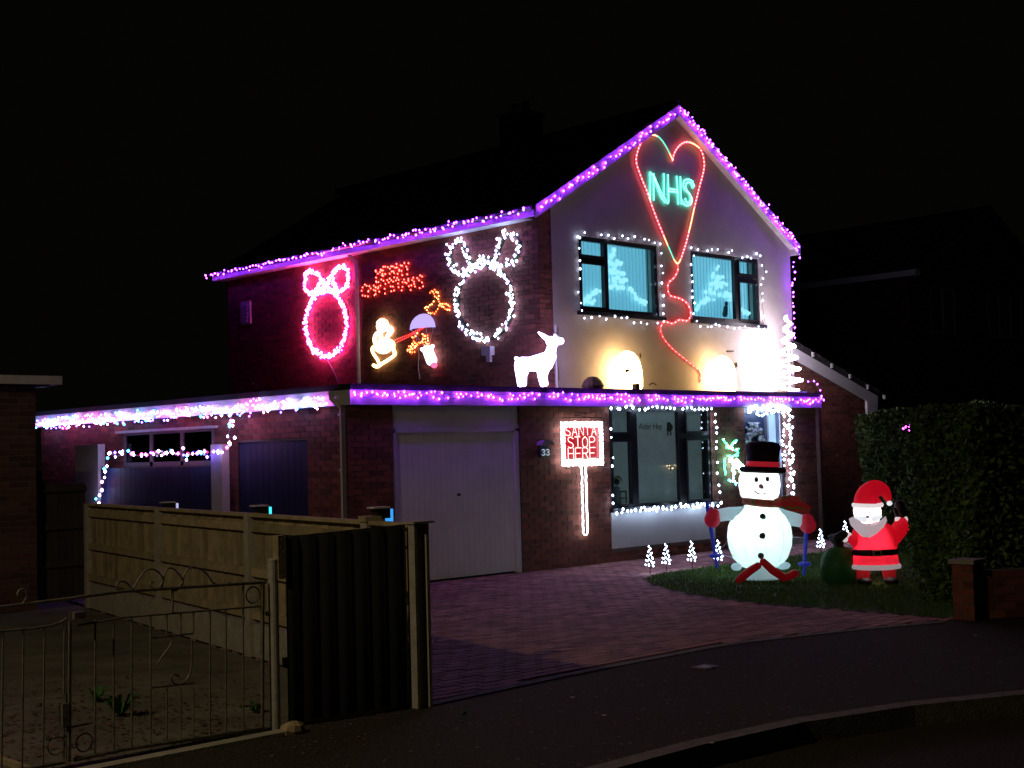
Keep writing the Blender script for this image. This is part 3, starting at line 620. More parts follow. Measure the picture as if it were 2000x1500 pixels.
for i, p in enumerate(q):
    s_ = i/len(q); a = math.sin(s_*31)+math.sin(s_*13+1); b.bulb(p+Vector((0,-.02,0)), .0155, 2 if a > 1.45 else (1 if a > .5 else (3 if i % 2 else 0)))
stuff(b.build('bulbs', RED, ht)); MB().tube(resample(hp, .05), .010, 5).build('tube', mat('rope_skin', (.25,.03,.03), .3, emis=(1,.03,.03), es=.35), ht)
tt = thing('balloon_string_rope_light', 'wavy red rope light tail running down between the upstairs windows', 'rope light', Yp(1310,600))
b = MB(); q = resample(tp_, .034)
for i, p in enumerate(q): b.bulb(p+Vector((0,-.02,0)), .0145 if i < len(q)*.62 else .010, 0 if i % 3 else 3)
stuff(b.build('bulbs', RED, tt)); MB().tube(resample(tp_, .05), .011, 5).build('tube', MATS['rope_skin'], tt)
NH = thing('nhs_letters', 'cyan green NHS letters made of lights inside the red heart', 'lit letters', Yp(1310,375))
TEAL = emit('teal_bulb', (.08,.85,.62), 15)
N_ = [[(1270,340),(1270,392)],[(1277,340),(1277,392)],[(1270,337),(1278,345),(1291,375),(1305,398)],[(1278,348),(1290,382),(1299,396)],[(1297,340),(1297,385)],[(1305,342),(1306,395)]]
H_ = [[(1306,368),(1325,372)],[(1306,373),(1325,376)],[(1322,345),(1325,400)],[(1329,346),(1331,398)]]
S0 = [(1356,364),(1353,354),(1345,350),(1337,352),(1334,361),(1338,371),(1347,379),(1352,388),(1350,398),(1343,402),(1336,399),(1333,391)]
S_ = [S0, [(1345+(x-1345)*.62+1, 376+(y-376)*.78) for x, y in S0]]
for nm, G_ in (('letter_n', N_), ('letter_h', H_), ('letter_s', S_)):
    b = MB()
    for s_ in G_:
        pl = [Yp(*p, GY-.035) for p in s_]
        for p in resample(pl, .032): b.bulb(p, .0105)
        b.tube(pl, .002, 3, 0)
    b.build(nm, TEAL, NH)

# white and pink wreaths: oval garland rings of lights with a two loop bow on top
def wreath(name, label, cx, cy, rx, ry, loops, mats, r, step, layers, wob, cable, weights=None):
    c0 = Xp(cx, cy); t_ = thing(name, label, 'light wreath', c0); b = MB(); g = MB()
    ring = [Xp(cx+rx*math.cos(a), cy+ry*math.sin(a)+(.0)) for a in [k*math.pi/20 for k in range(41)]]
    allp = [('ring', ring)]
    for lp in loops: allp.append(('bow_loop', smooth([Xp(*p) for p in lp], 5)))
    for nm, pl in allp:
        b = MB(); 
        for L in range(layers):
            for p in resample(pl, step):
                p = p+Vector((random.uniform(-.06,-.01), random.gauss(0, wob), random.gauss(0, wob))); b.bulb(p, r*random.uniform(.7,1.3), random.choices(range(len(mats)), weights or [1]*len(mats))[0])
        gr = MB().tube(resample(pl, .08), .022, 5).build(nm, cable, t_); stuff(b.build('bulbs', mats, gr))
    return t_
HOT = [emit('hot_pink_bulb', (1.0,.022,.34), 80), emit('pink_white_bulb', (1.0,.16,.52), 44)]
wreath('light_wreath', 'bright pink oval wreath of lights with a bow, left of the downpipe', 640, 633, 40, 64,
       [[(640,562),(628,540),(612,530),(600,535),(597,550),(600,566),(612,572),(628,566),(640,562)], [(640,562),(650,538),(665,522),(680,526),(683,545),(677,563),(662,570),(650,566),(640,562)], [(622,566),(632,546),(640,556),(650,543),(660,566)]], HOT, .024, .045, 3, .02, mat('pink_garland', (.5,.1,.2), .8), [2,1.6])
COOL = [emit('ice_bulb', (.55,.68,1.0), 17), emit('violet_white_bulb', (.45,.38,1.0), 15)]
wreath('light_wreath', 'cool white oval wreath of lights with a bow, beside the gable corner', 948, 590, 54, 73,
       [[(930,520),(915,532),(898,534),(884,518),(880,495),(888,476),(903,473),(913,490),(918,508),(930,520)], [(965,517),(972,500),(978,478),(990,458),(1006,460),(1016,478),(1010,502),(994,514),(978,520),(965,517)], [(930,520),(940,508),(952,504),(965,517)]], COOL, .023, .08, 3, .036, mat('dark_garland', (.03,.05,.03), .9), [2,1])

# MERRY CHRISTMAS in red lights
mc = thing('merry_christmas_sign', 'red lit Merry Christmas lettering in two lines on the brick side wall', 'lit sign', Xp(770,550)); b = MB(); fr = MB()
o1 = Xp(736,549); e1 = Xp(803,537); du = (e1-o1).normalized(); L1 = (e1-o1).length
for s_ in text_strokes('MERRY', o1, du, (0,0,1), L1/6.2, L1/6.2*.3):
    for p in resample(s_, .075): b.bulb(p+Vector((-.02,random.gauss(0,.012),random.gauss(0,.012))), .017)
    fr.tube(s_, .006, 4)
o1 = Xp(709,579); e1 = Xp(829,562); du = (e1-o1).normalized(); L1 = (e1-o1).length
for s_ in text_strokes('CHRISTMAS', o1, du, (0,0,1), L1/11.5, L1/11.5*.3):
    for p in resample(s_, .075): b.bulb(p+Vector((-.02,random.gauss(0,.012),random.gauss(0,.012))), .016)
    fr.tube(s_, .006, 4)
stuff(b.build('bulbs', [emit('red_bulb', (1.0,.075,.05), 14)], mc)); fr.build('lettering', mat('red_tube', (.3,.01,.01), .4, emis=(1,0,.01), es=.6), mc)

# sleigh driver, reins and reindeer in rope light on the side wall
def rope(name, label, parts, cat='rope light'):
    pts0 = parts[0][1][0]; t_ = thing(name, label, cat, Xp(*pts0))
    for nm, pl, m, r, dots in parts:
        q = resample(smooth([Xp(*p, GX0-.05) for p in pl], 5), .03); MB().tube(q, r, 6).build(nm, m, t_)
    return t_
YW = emit('rope_yellow', (1.0,.82,.30), 5.0); WW = emit('rope_warm_white', (1.0,.72,.36), 12.0); OR = emit('rope_amber', (1.0,.20,.04), 2.6); RR = emit('rope_dull_red', (1.0,.05,.06), 1.2)
rope('santa_sleigh_rope_light', 'yellow rope light figure seated in a sleigh, lowest left on the side wall', [
 ('head', [(740,633),(744,628),(751,629),(754,636),(749,643),(742,642),(740,633)], WW, .05, 0), ('arm', [(755,645),(762,640),(765,646),(758,655),(754,664)], WW, .035, 0),
 ('body', [(740,648),(733,656),(733,670),(742,672),(744,655),(740,648)], WW, .032, 0), ('seat', [(734,678),(745,684),(757,682),(762,672),(750,668),(738,672)], emit('rope_seat', (1,.9,.5), 5), .06, 0),
 ('sleigh', [(735,674),(727,680),(729,690),(737,702),(741,712)], YW, .026, 0), ('runner', [(729,713),(737,716),(748,709),(761,701),(771,692),(768,681),(768,670),(761,665)], YW, .030, 0)])
def zigzag(pl, amp, nper):
    out = []; q = resample([Vector((*p,0)) for p in pl], nper)
    for i, p in enumerate(q): out.append((p.x, p.y+(amp if i % 2 else -amp)))
    return out
AM = [emit('amber_bulb', (1.0,.34,.10), 11), emit('orange_red_bulb', (1,.12,.03), 9)]
rd = thing('reindeer_rope_light', 'orange rope light reindeer leaping right of the sleigh figure', 'rope light', Xp(850,600))
for nm, pl, w in (('antler', [(840,572),(845,566),(849,578),(856,582)], 0), ('antler', [(849,567),(856,574),(858,584)], 0), ('head', [(856,584),(858,592),(868,592),(878,597),(879,603),(868,603),(860,597)], 0),
     ('neck', [(847,590),(838,596),(830,604),(838,610),(848,612),(856,604),(860,594)], 0), ('foreleg', [(830,655),(831,668),(836,676)], 2), ('foreleg', [(828,655),(824,668),(812,670),(805,660),(815,652)], 0), ('hindleg', [(812,672),(803,680),(803,693)], 3)):
    P_ = [Xp(*p, GX0-.04) for p in pl]; q = resample(P_, .05); b = MB()
    for p in q:
        for k in range(1+w): b.bulb(p+Vector((0, (k-.5*w)*.06, random.gauss(0,.012))), .0165, 0 if random.random() < .6 else 1)
    MB().tube(resample(P_, .03), .008, 5, 0).build(nm, emit('amber_tube', (1,.15,.03), .9), rd)
    stuff(b.build('bulbs', AM, rd))
rn = thing('reins_rope_light', 'dull red rope light reins between the sleigh figure and the reindeer', 'rope light', Xp(800,655)); b = MB(); c = MB()
for dy in (-3, 3):
    pl = [Xp(772,667+dy, GX0-.04), Xp(800,655+dy*.6, GX0-.04), Xp(840,632+dy*.3, GX0-.04)]; c.tube(pl, .006, 4)
    for p in resample(pl, .05): b.bulb(p, .012)
stuff(b.build('bulbs', [emit('dull_red_bulb', (1,.05,.05), 6)], rn)); c.build('tube', MATS['red_tube'], rn)
# parachute with a stocking figure under it
pa = thing('parachute_figure', 'white lit parachute carrying a small red and white figure on the side wall', 'light figure', Xp(830,640))
cp = Xp(829,634, GX0-.06); m = MB(); R_ = .30
for i in range(5):
    for j in range(10):
        def sp(i_, j_): a = math.pi*j_/10; e = math.pi/2*i_/5; return cp+Vector((-.16*math.sin(e)*math.sin(math.pi*j_/10)-.02, R_*-math.cos(a)*math.sin(e) , .25*math.cos(e)*1.0+.0*a-.07))
        m.quad(sp(i,j), sp(i+1,j), sp(i+1,j+1), sp(i,j+1))
m.build('canopy', emit('canopy_glow', (.55,.42,1.0), 1.15), pa)
m = MB(); ft = Xp(836,682, GX0-.10)
for dy in (-.28, -.1, .28): m.tube([cp+Vector((-.05,dy,-.06)), ft+Vector((0,0,-.02))], .006, 4)
m.build('cords', M_OFFW, pa)
PW = emit('figure_white', (1,.75,.9), 4); PR = emit('figure_red', (1,.08,.18), 3)
MB().capsule([Xp(835,684,GX0-.1), Xp(843,704,GX0-.1)], [.085,.09], 10).build('body', PW, pa)
MB().capsule([Xp(841,706,GX0-.1), Xp(848,713,GX0-.1)], [.06,.05], 10).build('boot', PR, pa)
MB().capsule([Xp(828,685,GX0-.1), Xp(824,682,GX0-.1)], [.03,.03], 8).build('arm', PW, pa); MB().capsule([Xp(842,682,GX0-.1), Xp(845,676,GX0-.1)], [.03,.03], 8).build('arm', PW, pa)

# SANTA STOP HERE sign
ss = thing('santa_stop_here_sign', 'square white edged lit sign on a long stake reading SANTA STOP HERE', 'lit sign', (4.2,.03,.46))
SWH = emit('sign_white_bulb', (.92,.93,1.0), 13); b = MB(); c = MB()
x0, x1, z0, z1 = 3.77, 4.64, 1.47, 2.09; ys = -.01
for off in (0, .03, .055):
    pl = rect(x0+off, x1-off, z0+off, z1-off, ys)
    for p in resample(pl, .03): b.bulb(p+Vector((0,-.01,random.gauss(0,.006))), .0155)
for p in resample([Vector((x0,ys,z0+.07)), Vector((x1,ys,z0+.07))], .03): b.bulb(p, .0125)
for xx in (4.17, 4.26):
    for p in resample([Vector((xx-.04*(0),ys,z0)), Vector((xx,ys,.50))], .03): b.bulb(p+Vector((random.gauss(0,.005),-.01,0)), .0185)
for a in range(7): b.bulb((4.21+.05*math.cos(math.pi*a/6), ys-.01, .50-.05*math.sin(math.pi*a/6)), .0125)
stuff(b.build('bulbs', SWH, ss))
c.tube(rect(x0,x1,z0,z1,ys+.01), .008, 4).tube([(4.16,ys+.01,z0),(4.16,ys+.01,.48)], .008, 4).tube([(4.26,ys+.01,z0),(4.26,ys+.01,.48)], .008, 4); c.build('frame', M_STEEL, ss)
MB().box((x0+.07,ys+.012,z0+.11),(x1-.07,ys+.016,z1-.06)).build('panel', mat('red_panel', (.35,.01,.02), .5, emis=(1,.0,.03), es=.28), ss)
b = MB(); R2 = emit('sign_letter_bulb', (1,.72,.68), 3.5)
for txt, zz, xo, wd in (('SANTA', 1.90, 3.86, .10), ('STOP', 1.72, 3.90, .115), ('HERE', 1.56, 3.90, .115)):
    for s_ in text_strokes(txt, (xo, ys-.006, zz), X_, (0,0,1), wd, .038):
        for p in resample(s_, .03): b.bulb(p, .009)
        b.tube(s_, .0035, 3)
b.build('letters', R2, ss)
MB().bar((3.82,ys,2.16),(4.66,ys,2.165),.012,.012).build('hanging_rod', M_BLACKF, ss)

# coloured reindeer head light
ed = thing('reindeer_head_light', 'multicoloured lit reindeer head with green antlers between window and door', 'light figure', (7.86,.0,1.1)); 
COL = [emit('green_bulb', (.04,1,.3), 12), emit('red_bulb2', (1,.08,.12), 12), emit('blue_bulb2', (.08,.2,1), 14), emit('pale_bulb', (.5,1,.85), 14), emit('aqua_bulb', (.1,.9,1), 12)]
def E_(px, py): return at(px, py, 'y', -.01)
for nm, pl, wdt, wts, rr in (('antler', [(1411,858),(1417,866),(1422,872)], .02, [5,0,0,1,3], .017), ('antler', [(1436,860),(1430,866),(1426,872)], .02, [3,0,1,2,2], .016), ('hat', [(1418,875),(1425,876),(1432,878),(1438,880)], .035, [2,5,0,2,0], .02), ('hat', [(1440,876),(1440,884),(1436,890)], .02, [5,0,0,0,1], .016),
      ('brow', [(1420,890),(1428,891),(1440,890)], .035, [2,0,1,1,4], .016), ('head', [(1424,902),(1432,903),(1438,906),(1448,914)], .07, [0,0,0,6,0], .034), ('muzzle', [(1436,909),(1443,911),(1451,915)], .045, [0,0,0,6,0], .036), ('neck', [(1430,912),(1432,930)], .06, [1,0,0,5,1], .02), ('tail', [(1422,938),(1434,940),(1436,946)], .03, [0,0,4,3,0], .02), ('mane', [(1415,895),(1414,910),(1417,928)], .02, [4,0,3,0,2], .011)):
    b = MB(); pl = [E_(*p) for p in pl]; q = resample(pl, .03)
    for p in q:
        for k in range(max(1, int(wdt/.018))): b.bulb(p+Vector((random.gauss(0,wdt*.45),-.02,random.gauss(0,wdt*.45))), rr*random.uniform(.7,1.1), random.choices(range(5), wts)[0])
    b.tube(pl, .008, 4, 3 if nm == 'head' else 0).build(nm, COL, ed)

# lit deer on the flat roof
DW = emit('deer_white', (.62,.45,1.0), 15); dr = thing('deer_light', 'bright white lit deer standing on the flat roof at the house corner', 'light figure', Yp(1040,752,.22))
Dp = lambda px, py, dy=0: at(px, py, 'y', .22)+Vector((0,dy,0))
def limb(nm, pl, rad, dy=0, m=DW): return MB().capsule([Dp(*p, dy) for p in pl], rad, 12).build(nm, m, dr, smooth=True)
body = limb('body', [(1020,713),(1035,711),(1050,709),(1066,706),(1073,697)], [.115,.10,.12,.135,.10])
limb('neck', [(1070,700),(1075,688),(1079,675)], [.10,.075,.07]); limb('head', [(1076,667),(1086,666),(1095,666)], [.075,.065,.05])
limb('ear', [(1074,662),(1064,655),(1056,649)], [.04,.03,.012], .04); limb('ear', [(1082,660),(1080,655)], [.03,.015], -.04)
limb('tail', [(1014,704),(1008,700)], [.04,.025])
for dy in (-.07,.09): limb('leg', [(1021+dy*20,718),(1019+dy*40,735),(1020+dy*50,750)], [.07,.045,.04], dy); limb('leg', [(1062+dy*20,714),(1060+dy*50,735),(1063+dy*60,750)], [.065,.042,.038], dy)
MB().box((Dp(1020,752).x-.05,.10,H1+.026),(Dp(1068,752).x+.1,.36,H1+.034)).build('base', M_OFFW, dr)

# spiral tree on the flat roof, far too bright for the camera
sx = Yp(1541,760,.12).x; sp = thing('spiral_light_tree', 'dazzling white spiral light tree on the right end of the flat roof', 'light tree', (sx,.10,H1+.03))
hel = [Vector((sx+(.25*(1-t)+.03)*math.cos(6.5*2*math.pi*t), .10+(.19*(1-t)+.03)*math.sin(6.5*2*math.pi*t), H1+.07+1.30*t)) for t in [k/150 for k in range(151)]]
MB().tube(hel, .021, 6).build('spiral', emit('spiral_white', (1.0,.86,1.0), 66), sp)
MB().tube([(sx,.10,H1+.03),(sx,.10,H1+1.4)], .012, 6).build('pole', M_OFFW, sp); MB().lathe([(.0,.0),(.30,.0),(.30,.02),(.0,.03)], (sx,.10,H1+.028), 20).build('base', M_OFFW, sp)

# two warm glowing figures at the foot of the render
def glow_fig(cx, top, label, marks):
    b0 = at(cx, 752, 'y', .44); X0 = b0.x; t_ = thing('glowing_figure', label, 'light figure', (X0,.44,H1+.03), 0, None); WG = emit('warm_figure', (1.0,.62,.26), 16)
    z = H1+.03
    MB().lathe([(0,0),(.20,.0),(.235,.05),(.24,.18),(.23,.32),(.205,.44),(.165,.53),(.11,.59),(.05,.62),(0,.63)], (X0,.44,z), 20).build('body', WG, t_, smooth=True)
    for nm, px, py, w, h in marks:
        p = at(px, py, 'y', .20); MB().obox(p, Vector((w,0,h*.3)), Vector((0,.012,0)), Vector((-h*.2,0,h))).build(nm, mat('mark_brown', (.12,.08,.05), .8), t_)
    return t_
glow_fig(1226, 660, 'left warm glowing figure on the flat roof beside the dark bag', [('badge', 1225, 724, .035, .022), ('hand', 1250, 695, .012, .03)])
glow_fig(1411, 680, 'right warm glowing figure on the flat roof near the spiral tree', [('twig', 1426, 686, .09, .012), ('scarf_end', 1437, 713, .028, .035)])
# roof clutter
p = Yp(1160,752,.18); bg_ = MB().lathe([(0,0),(.16,0),(.20,.06),(.15,.14),(.08,.19),(0,.2)], (p.x,.2,H1+.02), 14, sy=.7, wob=.08, nw=3).build('cloth_bag', mat('brown_cloth', (.12,.07,.05), .9, .3, 8), origin=(p.x,.2,H1+.02)); tag(bg_, 'dark brown lumpy bag lying on the flat roof left of the glowing figure', 'bag')
p = Yp(1243,750,.15); bx_ = MB().box((p.x-.045,.12,H1+.025),(p.x+.045,.2,H1+.11)).box((p.x-.05,.115,H1+.11),(p.x+.05,.205,H1+.122)).build('junction_box', mat('box_brown', (.15,.09,.06), .8), origin=(p.x,.16,H1+.025)); tag(bx_, 'tiny brown cable box on the flat roof right of the glowing figure', 'box')
cb = MB().tube(smooth([at(1268,752,'y',.15), at(1275,748,'y',.15), at(1282,752,'y',.15)], 5), .008, 5); tag(cb.build('cable_loop', M_CABLE, origin=tuple(at(1275,752,'y',.15))), 'short loop of black cable on the flat roof edge between the figures', 'cable')
cb = MB().tube(smooth([Xp(640,704), Xp(650,722), Xp(656,735), Xp(660,750)], 5), .006, 5); tag(cb.build('cable', M_CABLEW, origin=tuple(Xp(640,704))), 'thin cable dangling below the pink wreath', 'cable')
cb = MB().tube(smooth([Xp(812,655), Xp(818,690), Xp(817,715), Xp(820,740)], 5), .006, 5); tag(cb.build('cable', M_CABLEW, origin=tuple(Xp(812,655))), 'thin cable hanging under the orange reindeer', 'cable')

for pl, lab in (([(948,663),(946,680),(944,690)], 'short black lead from the white wreath to the wall lamp'), ([(745,715),(744,735),(748,750)], 'thin lead hanging below the yellow sleigh figure'), ([(1090,640),(1088,690),(1092,742)], 'thin cable down the render beside the lit deer')):
    f_ = (lambda p: Xp(*p)) if pl[0][0] < 1050 else (lambda p: Yp(*p)); q = smooth([f_(p) for p in pl], 4); tag(MB().tube(q, .005, 4).build('cable', M_CABLE, origin=tuple(q[0])), lab, 'cable')
# trees of lights drawn inside the upstairs windows
def wtree(label, pts, base):
    t_ = thing('window_light_tree', label, 'light tree', base); b = MB(); c = MB()
    P_ = [at(px, py, 'y', GY+.165) for px, py, s in pts]
    for P0, (px, py, s) in zip(P_, pts):
        b.ball(P0, .040*s, .02, .032*s, 8)
    for a_, b_ in zip(P_, P_[1:]):
        if (a_-b_).length < .12: c.tube([a_, b_], .003, 3)
    stuff(b.build('bulbs', emit('tree_glow', (.42,.85,1.0), 1.7), t_)); c.build('cable', M_CABLEW, t_)
    return t_
def stairs(pl, n=5, wob=3.0):
    out = []
    for (a, b) in zip(pl, pl[1:]):
        for k in range(n): t_ = k/n; out.append((a[0]+(b[0]-a[0])*t_+random.uniform(-wob,wob), a[1]+(b[1]-a[1])*t_+random.uniform(-wob,wob), random.uniform(.8,1.5)))
    return out
wtree('white lit tree shape behind the blinds of the left upstairs window', stairs([(1200,490),(1190,513),(1213,513),(1192,530),(1218,532),(1190,550),(1225,547),(1188,562),(1228,562)], 5)+stairs([(1228,562),(1240,576),(1252,588),(1265,598)], 4)+stairs([(1170,566),(1160,574),(1145,582),(1142,590),(1168,588)], 4), (5.9,GY+.165,3.9))
wtree('white lit tree shape behind the blinds of the right upstairs window', stairs([(1403,521),(1390,540),(1412,540),(1386,556),(1418,553),(1380,572),(1425,572),(1372,590),(1380,585)], 5)+stairs([(1420,572),(1428,592)], 4)+stairs([(1380,580),(1366,600),(1358,612)], 5)+stairs([(1444,604),(1452,610),(1468,614)], 5), (8.5,GY+.165,3.9))
orn = thing('window_ornament', 'little dark standing ornament on the sill of the right upstairs window', 'ornament', tuple(at(1416,620,'y',GY+.13)))
p = at(1416,614,'y',GY+.13); MB().capsule([p, p+Vector((.03,0,.12))], [.05,.04], 10).build('body', mat('orn_teal', (.03,.12,.16), .6), orn); MB().ball(p+Vector((.05,0,.19)), .04, .03, .045, 10).build('head', MATS['orn_teal'], orn)

# ================================================================== INFLATABLES AND GARDEN LIGHTS
LA, LB_ = _r0, Vector((math.sin(YAW), math.cos(YAW), 0))   # across and away from the viewer at the kerb
RZ = -YAW
SNB = Vector((3.90, -3.33, .03)); SS = 154.
sn = thing('inflatable_snowman', 'tall glowing inflatable snowman in a black top hat holding blue ski poles', 'inflatable snowman', SNB, RZ)
def SL(px, py, d=0): return Vector(((px-1490)/SS, d, (1129-py)/SS))
SNW = fabric('snow_fabric', (.68,.91,.88), .65); SNH = fabric('snow_head_fabric', (.88,.95,.93), .65); SRED = mat('dull_red_fabric', (.42,.02,.03), .6, .15, 8, .3, 12, emis=(.5,.0,.01), es=.10); SBLK = mat('black_plush', (.012,.010,.014), .9, .3, 20, .5, 60); SBLU = mat('blue_fabric', (.03,.05,.40), .6, .1, 8, emis=(.02,.04,.5), es=.22)  # red and blue cloth carry a faint glow in their emission
K = dict(world=False)
m = MB(); m.lathe([(0,-.425),(.13,-.415),(.25,-.37),(.34,-.27),(.395,-.13),(.41,0),(.395,.13),(.34,.26),(.26,.345),(.20,.39),(.17,.42)], (0,0,.50), 36, sy=.9, wob=.006, nw=10); m.build('body', SNW, sn, smooth=True, **K)
c = SL(1493,952); m = MB(); m.lathe([(.15,-.235),(.20,-.20),(.245,-.11),(.262,0),(.255,.10),(.225,.19),(.18,.24)], c, 32, sy=.95); m.build('head', SNH, sn, smooth=True, **K)
# hat
c = SL(1497,925); hat = MB(); hat.lathe([(0,-.02),(.265,-.035),(.295,-.01),(.295,.02),(.27,.04),(.20,.04),(.20,.10),(.20,.17),(.215,.25),(.225,.30),(.20,.345),(.12,.365),(0,.37)], c, 30, sy=1.0)
ho = hat.build('hat', SBLK, sn, smooth=True, **K); ho.rotation_euler = (0, .06, 0); ho.location = (-.06, 0, .02)
bo2 = MB().lathe([(.205,.045),(.213,.055),(.211,.105),(.203,.11)], c, 30).build('hat_band', mat('red_band', (.6,.02,.03), .5, emis=(1,.03,.06), es=.25), sn, smooth=True, **K); bo2.rotation_euler = (0,.06,0); bo2.location = (-.06,0,.02)
def disc(nm, c, r, m_, rz=None, th=.012): return MB().ball(c, r, th, rz or r, 14).build(nm, m_, sn, smooth=True, **K)
EYE = mat('print_black', (.015,.02,.025), .5)
hd = .25
for px in (1481, 1502): disc('eye', SL(px,940,-hd*.93), .028, EYE, .034); disc('eye_glint', SL(px+2.5,937.5,-hd*.93-.012), .012, SNH, .014)
MB().capsule([SL(1489,953,-.24), SL(1489,955,-.33)], [.030,.020], 12).build('nose', mat('nose_brown', (.45,.24,.2), .6), sn, smooth=True, **K)
mp = smooth([SL(1475,961,-.256), SL(1481,966,-.258), SL(1489,968,-.257), SL(1498,967,-.254)], 5); MB().tube(mp, .009, 5).build('mouth', EYE, sn, **K)
for px, py, dd in ((1489,1011,.30), (1485,1047,.365), (1482,1085,.33)): disc('button', SL(px,py,-dd), .040, mat('grey_button', (.06,.09,.10), .5)); 
# scarf
SCF = mat('scarf_fabric', (.34,.10,.07), .8, .3, 5, emis=(.5,.12,.08), es=.03); SCG = mat('scarf_green', (.07,.16,.05), .8, emis=(.06,.3,.06), es=.03); SCR = mat('scarf_red', (.42,.03,.03), .8, emis=(.6,.02,.03), es=.05)  # scarf colours brightened by a little emission of their own
c = SL(1493,985); s_ = MB(); n = 40
for i in range(n):
    a0, a1 = 2*math.pi*i/n, 2*math.pi*(i+1)/n; mi = (0,0,1,2,0,0,2,1,0,0)[i % 10]
    R1, R2_ = .195, .225
    def q(a, r_, z_): return c+Vector((r_*math.cos(a), .95*r_*math.sin(a), z_+.03*math.cos(a)*-1))
    s_.add([q(a0,R1,.06), q(a1,R1,.06), q(a1,R2_,.03), q(a0,R2_,.03), q(a1,R2_+.005,-.03), q(a0,R2_+.005,-.03), q(a1,R1,-.06), q(a0,R1,-.06)], [(0,1,2,3),(3,2,4,5),(5,4,6,7)], mi)
s_.build('scarf', [SCF, SCR, SCG], sn, smooth=True, **K)
rows = [(SL(1514,984,-.17), .04), (SL(1528,984,-.20), .075), (SL(1543,986,-.2), .10), (SL(1558,991,-.18), .095), (SL(1572,997,-.14), .065), (SL(1586,1003,-.10), .055)]
s_ = MB(); cols = 7
for i in range(len(rows)-1):
    for j in range(cols):
        (p0, w0), (p1, w1_) = rows[i], rows[i+1]; f0 = (j/cols-.5)*2; f1 = ((j+1)/cols-.5)*2; zz = Vector((.35,0,1)).normalized()
        s_.quad(p0+zz*w0*f0, p1+zz*w1_*f0, p1+zz*w1_*f1, p0+zz*w0*f1, (i*2+j) % 3 if (i+j) % 2 else 1)
so = s_.build('scarf_tail', [SCF, SCR, SCG], sn, **K); sm = so.modifiers.new('thick', 'SOLIDIFY'); sm.thickness = .03
ARM = fabric('arm_fabric', (.72,.85,.88), .5, .55, (.5,.75,.85))  # arm cloth lit partly by its own added emission
MB().capsule([SL(1455,1008,.0), SL(1430,1006,-.02), SL(1412,1008,-.04)], [.10,.085,.08], 14).build('arm', ARM, sn, smooth=True, **K)
MB().capsule([SL(1530,1012,.0), SL(1550,1018,-.02), SL(1572,1024,-.04)], [.11,.09,.08], 14).build('arm', ARM, sn, smooth=True, **K)
def mitt(px, py, s): 
    m = MB().capsule([SL(px,py+4,-.06), SL(px-2*s,py-4,-.06)], [.105,.095], 16); m.capsule([SL(px+1*s,py-6,-.06), SL(px+1*s,py-17,-.06)], [.05,.022], 12); m.build('mitten', mat('mitten_red', (.55,.03,.07), .6, .1, 8, emis=(1,.03,.08), es=.10), sn, smooth=True, **K)
mitt(1397, 1012, -1); mitt(1583, 1028, 1)
for top, bot in (((1388,985),(1403,1108)), ((1581,1018),(1572,1126))):
    a, b = SL(*top,-.06), SL(*bot,-.06); po = MB().capsule([a, a.lerp(b,.5), b], [.028,.024,.018], 10).build('ski_pole', SBLU, sn, smooth=True, **K)
    k = a.lerp(b,.82); MB().ball(k, .085, .085, .03, 14).build('pole_basket', SBLU, sn, smooth=True, **K)
MB().capsule([SL(1473,1103,-.42), SL(1455,1113,-.44), SL(1436,1128,-.46)], [.045,.052,.05], 12).build('ski', SRED, sn, smooth=True, **K)
MB().capsule([SL(1484,1096,-.40), SL(1500,1112,-.44), SL(1522,1127,-.46), SL(1541,1119,-.46)], [.045,.052,.055,.05], 12).build('ski', SRED, sn, smooth=True, **K)
MB().ball(SL(1440,1108,-.1), .07,.09,.05,12).build('foot', ARM, sn, smooth=True, **K); MB().ball(SL(1531,1108,-.1), .09,.09,.05,12).build('foot', ARM, sn, smooth=True, **K)
MB().lathe([(.25,0),(.22,.06),(.15,.14),(.1,.2)], (-.02,-.12,-.02), 20).build('base', ARM, sn, smooth=True, **K)
def lamp_in(o, loc, e, col, r=.05):
    l = bpy.data.lights.new('inner_lamp', 'POINT'); l.energy = e; l.color = col; l.shadow_soft_size = r; q = bpy.data.objects.new('inner_lamp', l); C.objects.link(q); q.parent = o; q.location = loc
lamp_in(sn, (-.05,0,.64), 15, (.97,1,1)); lamp_in(sn, SL(1493,955), 12, (1,1,1))
sm_ = MB()
for a in [2*math.pi*(k+.5)/10 for k in range(10)]:
    sm_.tube([(r_*1.012*math.cos(a), .9*r_*1.012*math.sin(a), .50+z_) for r_, z_ in [(.13,-.415),(.25,-.37),(.34,-.27),(.395,-.13),(.41,0),(.395,.13),(.34,.26),(.26,.345),(.20,.39)]], .0018, 3)
stuff(sm_.build('seams', mat('seam_grey', (.5,.68,.66), .8), sn, **K))
for gx, gy in ((.75,.35),(-.75,.4)): MB().tube([(gx*.35,0,.62),(gx,gy,-.03)], .004, 4).build('guy_rope', M_CABLEW, sn, **K)

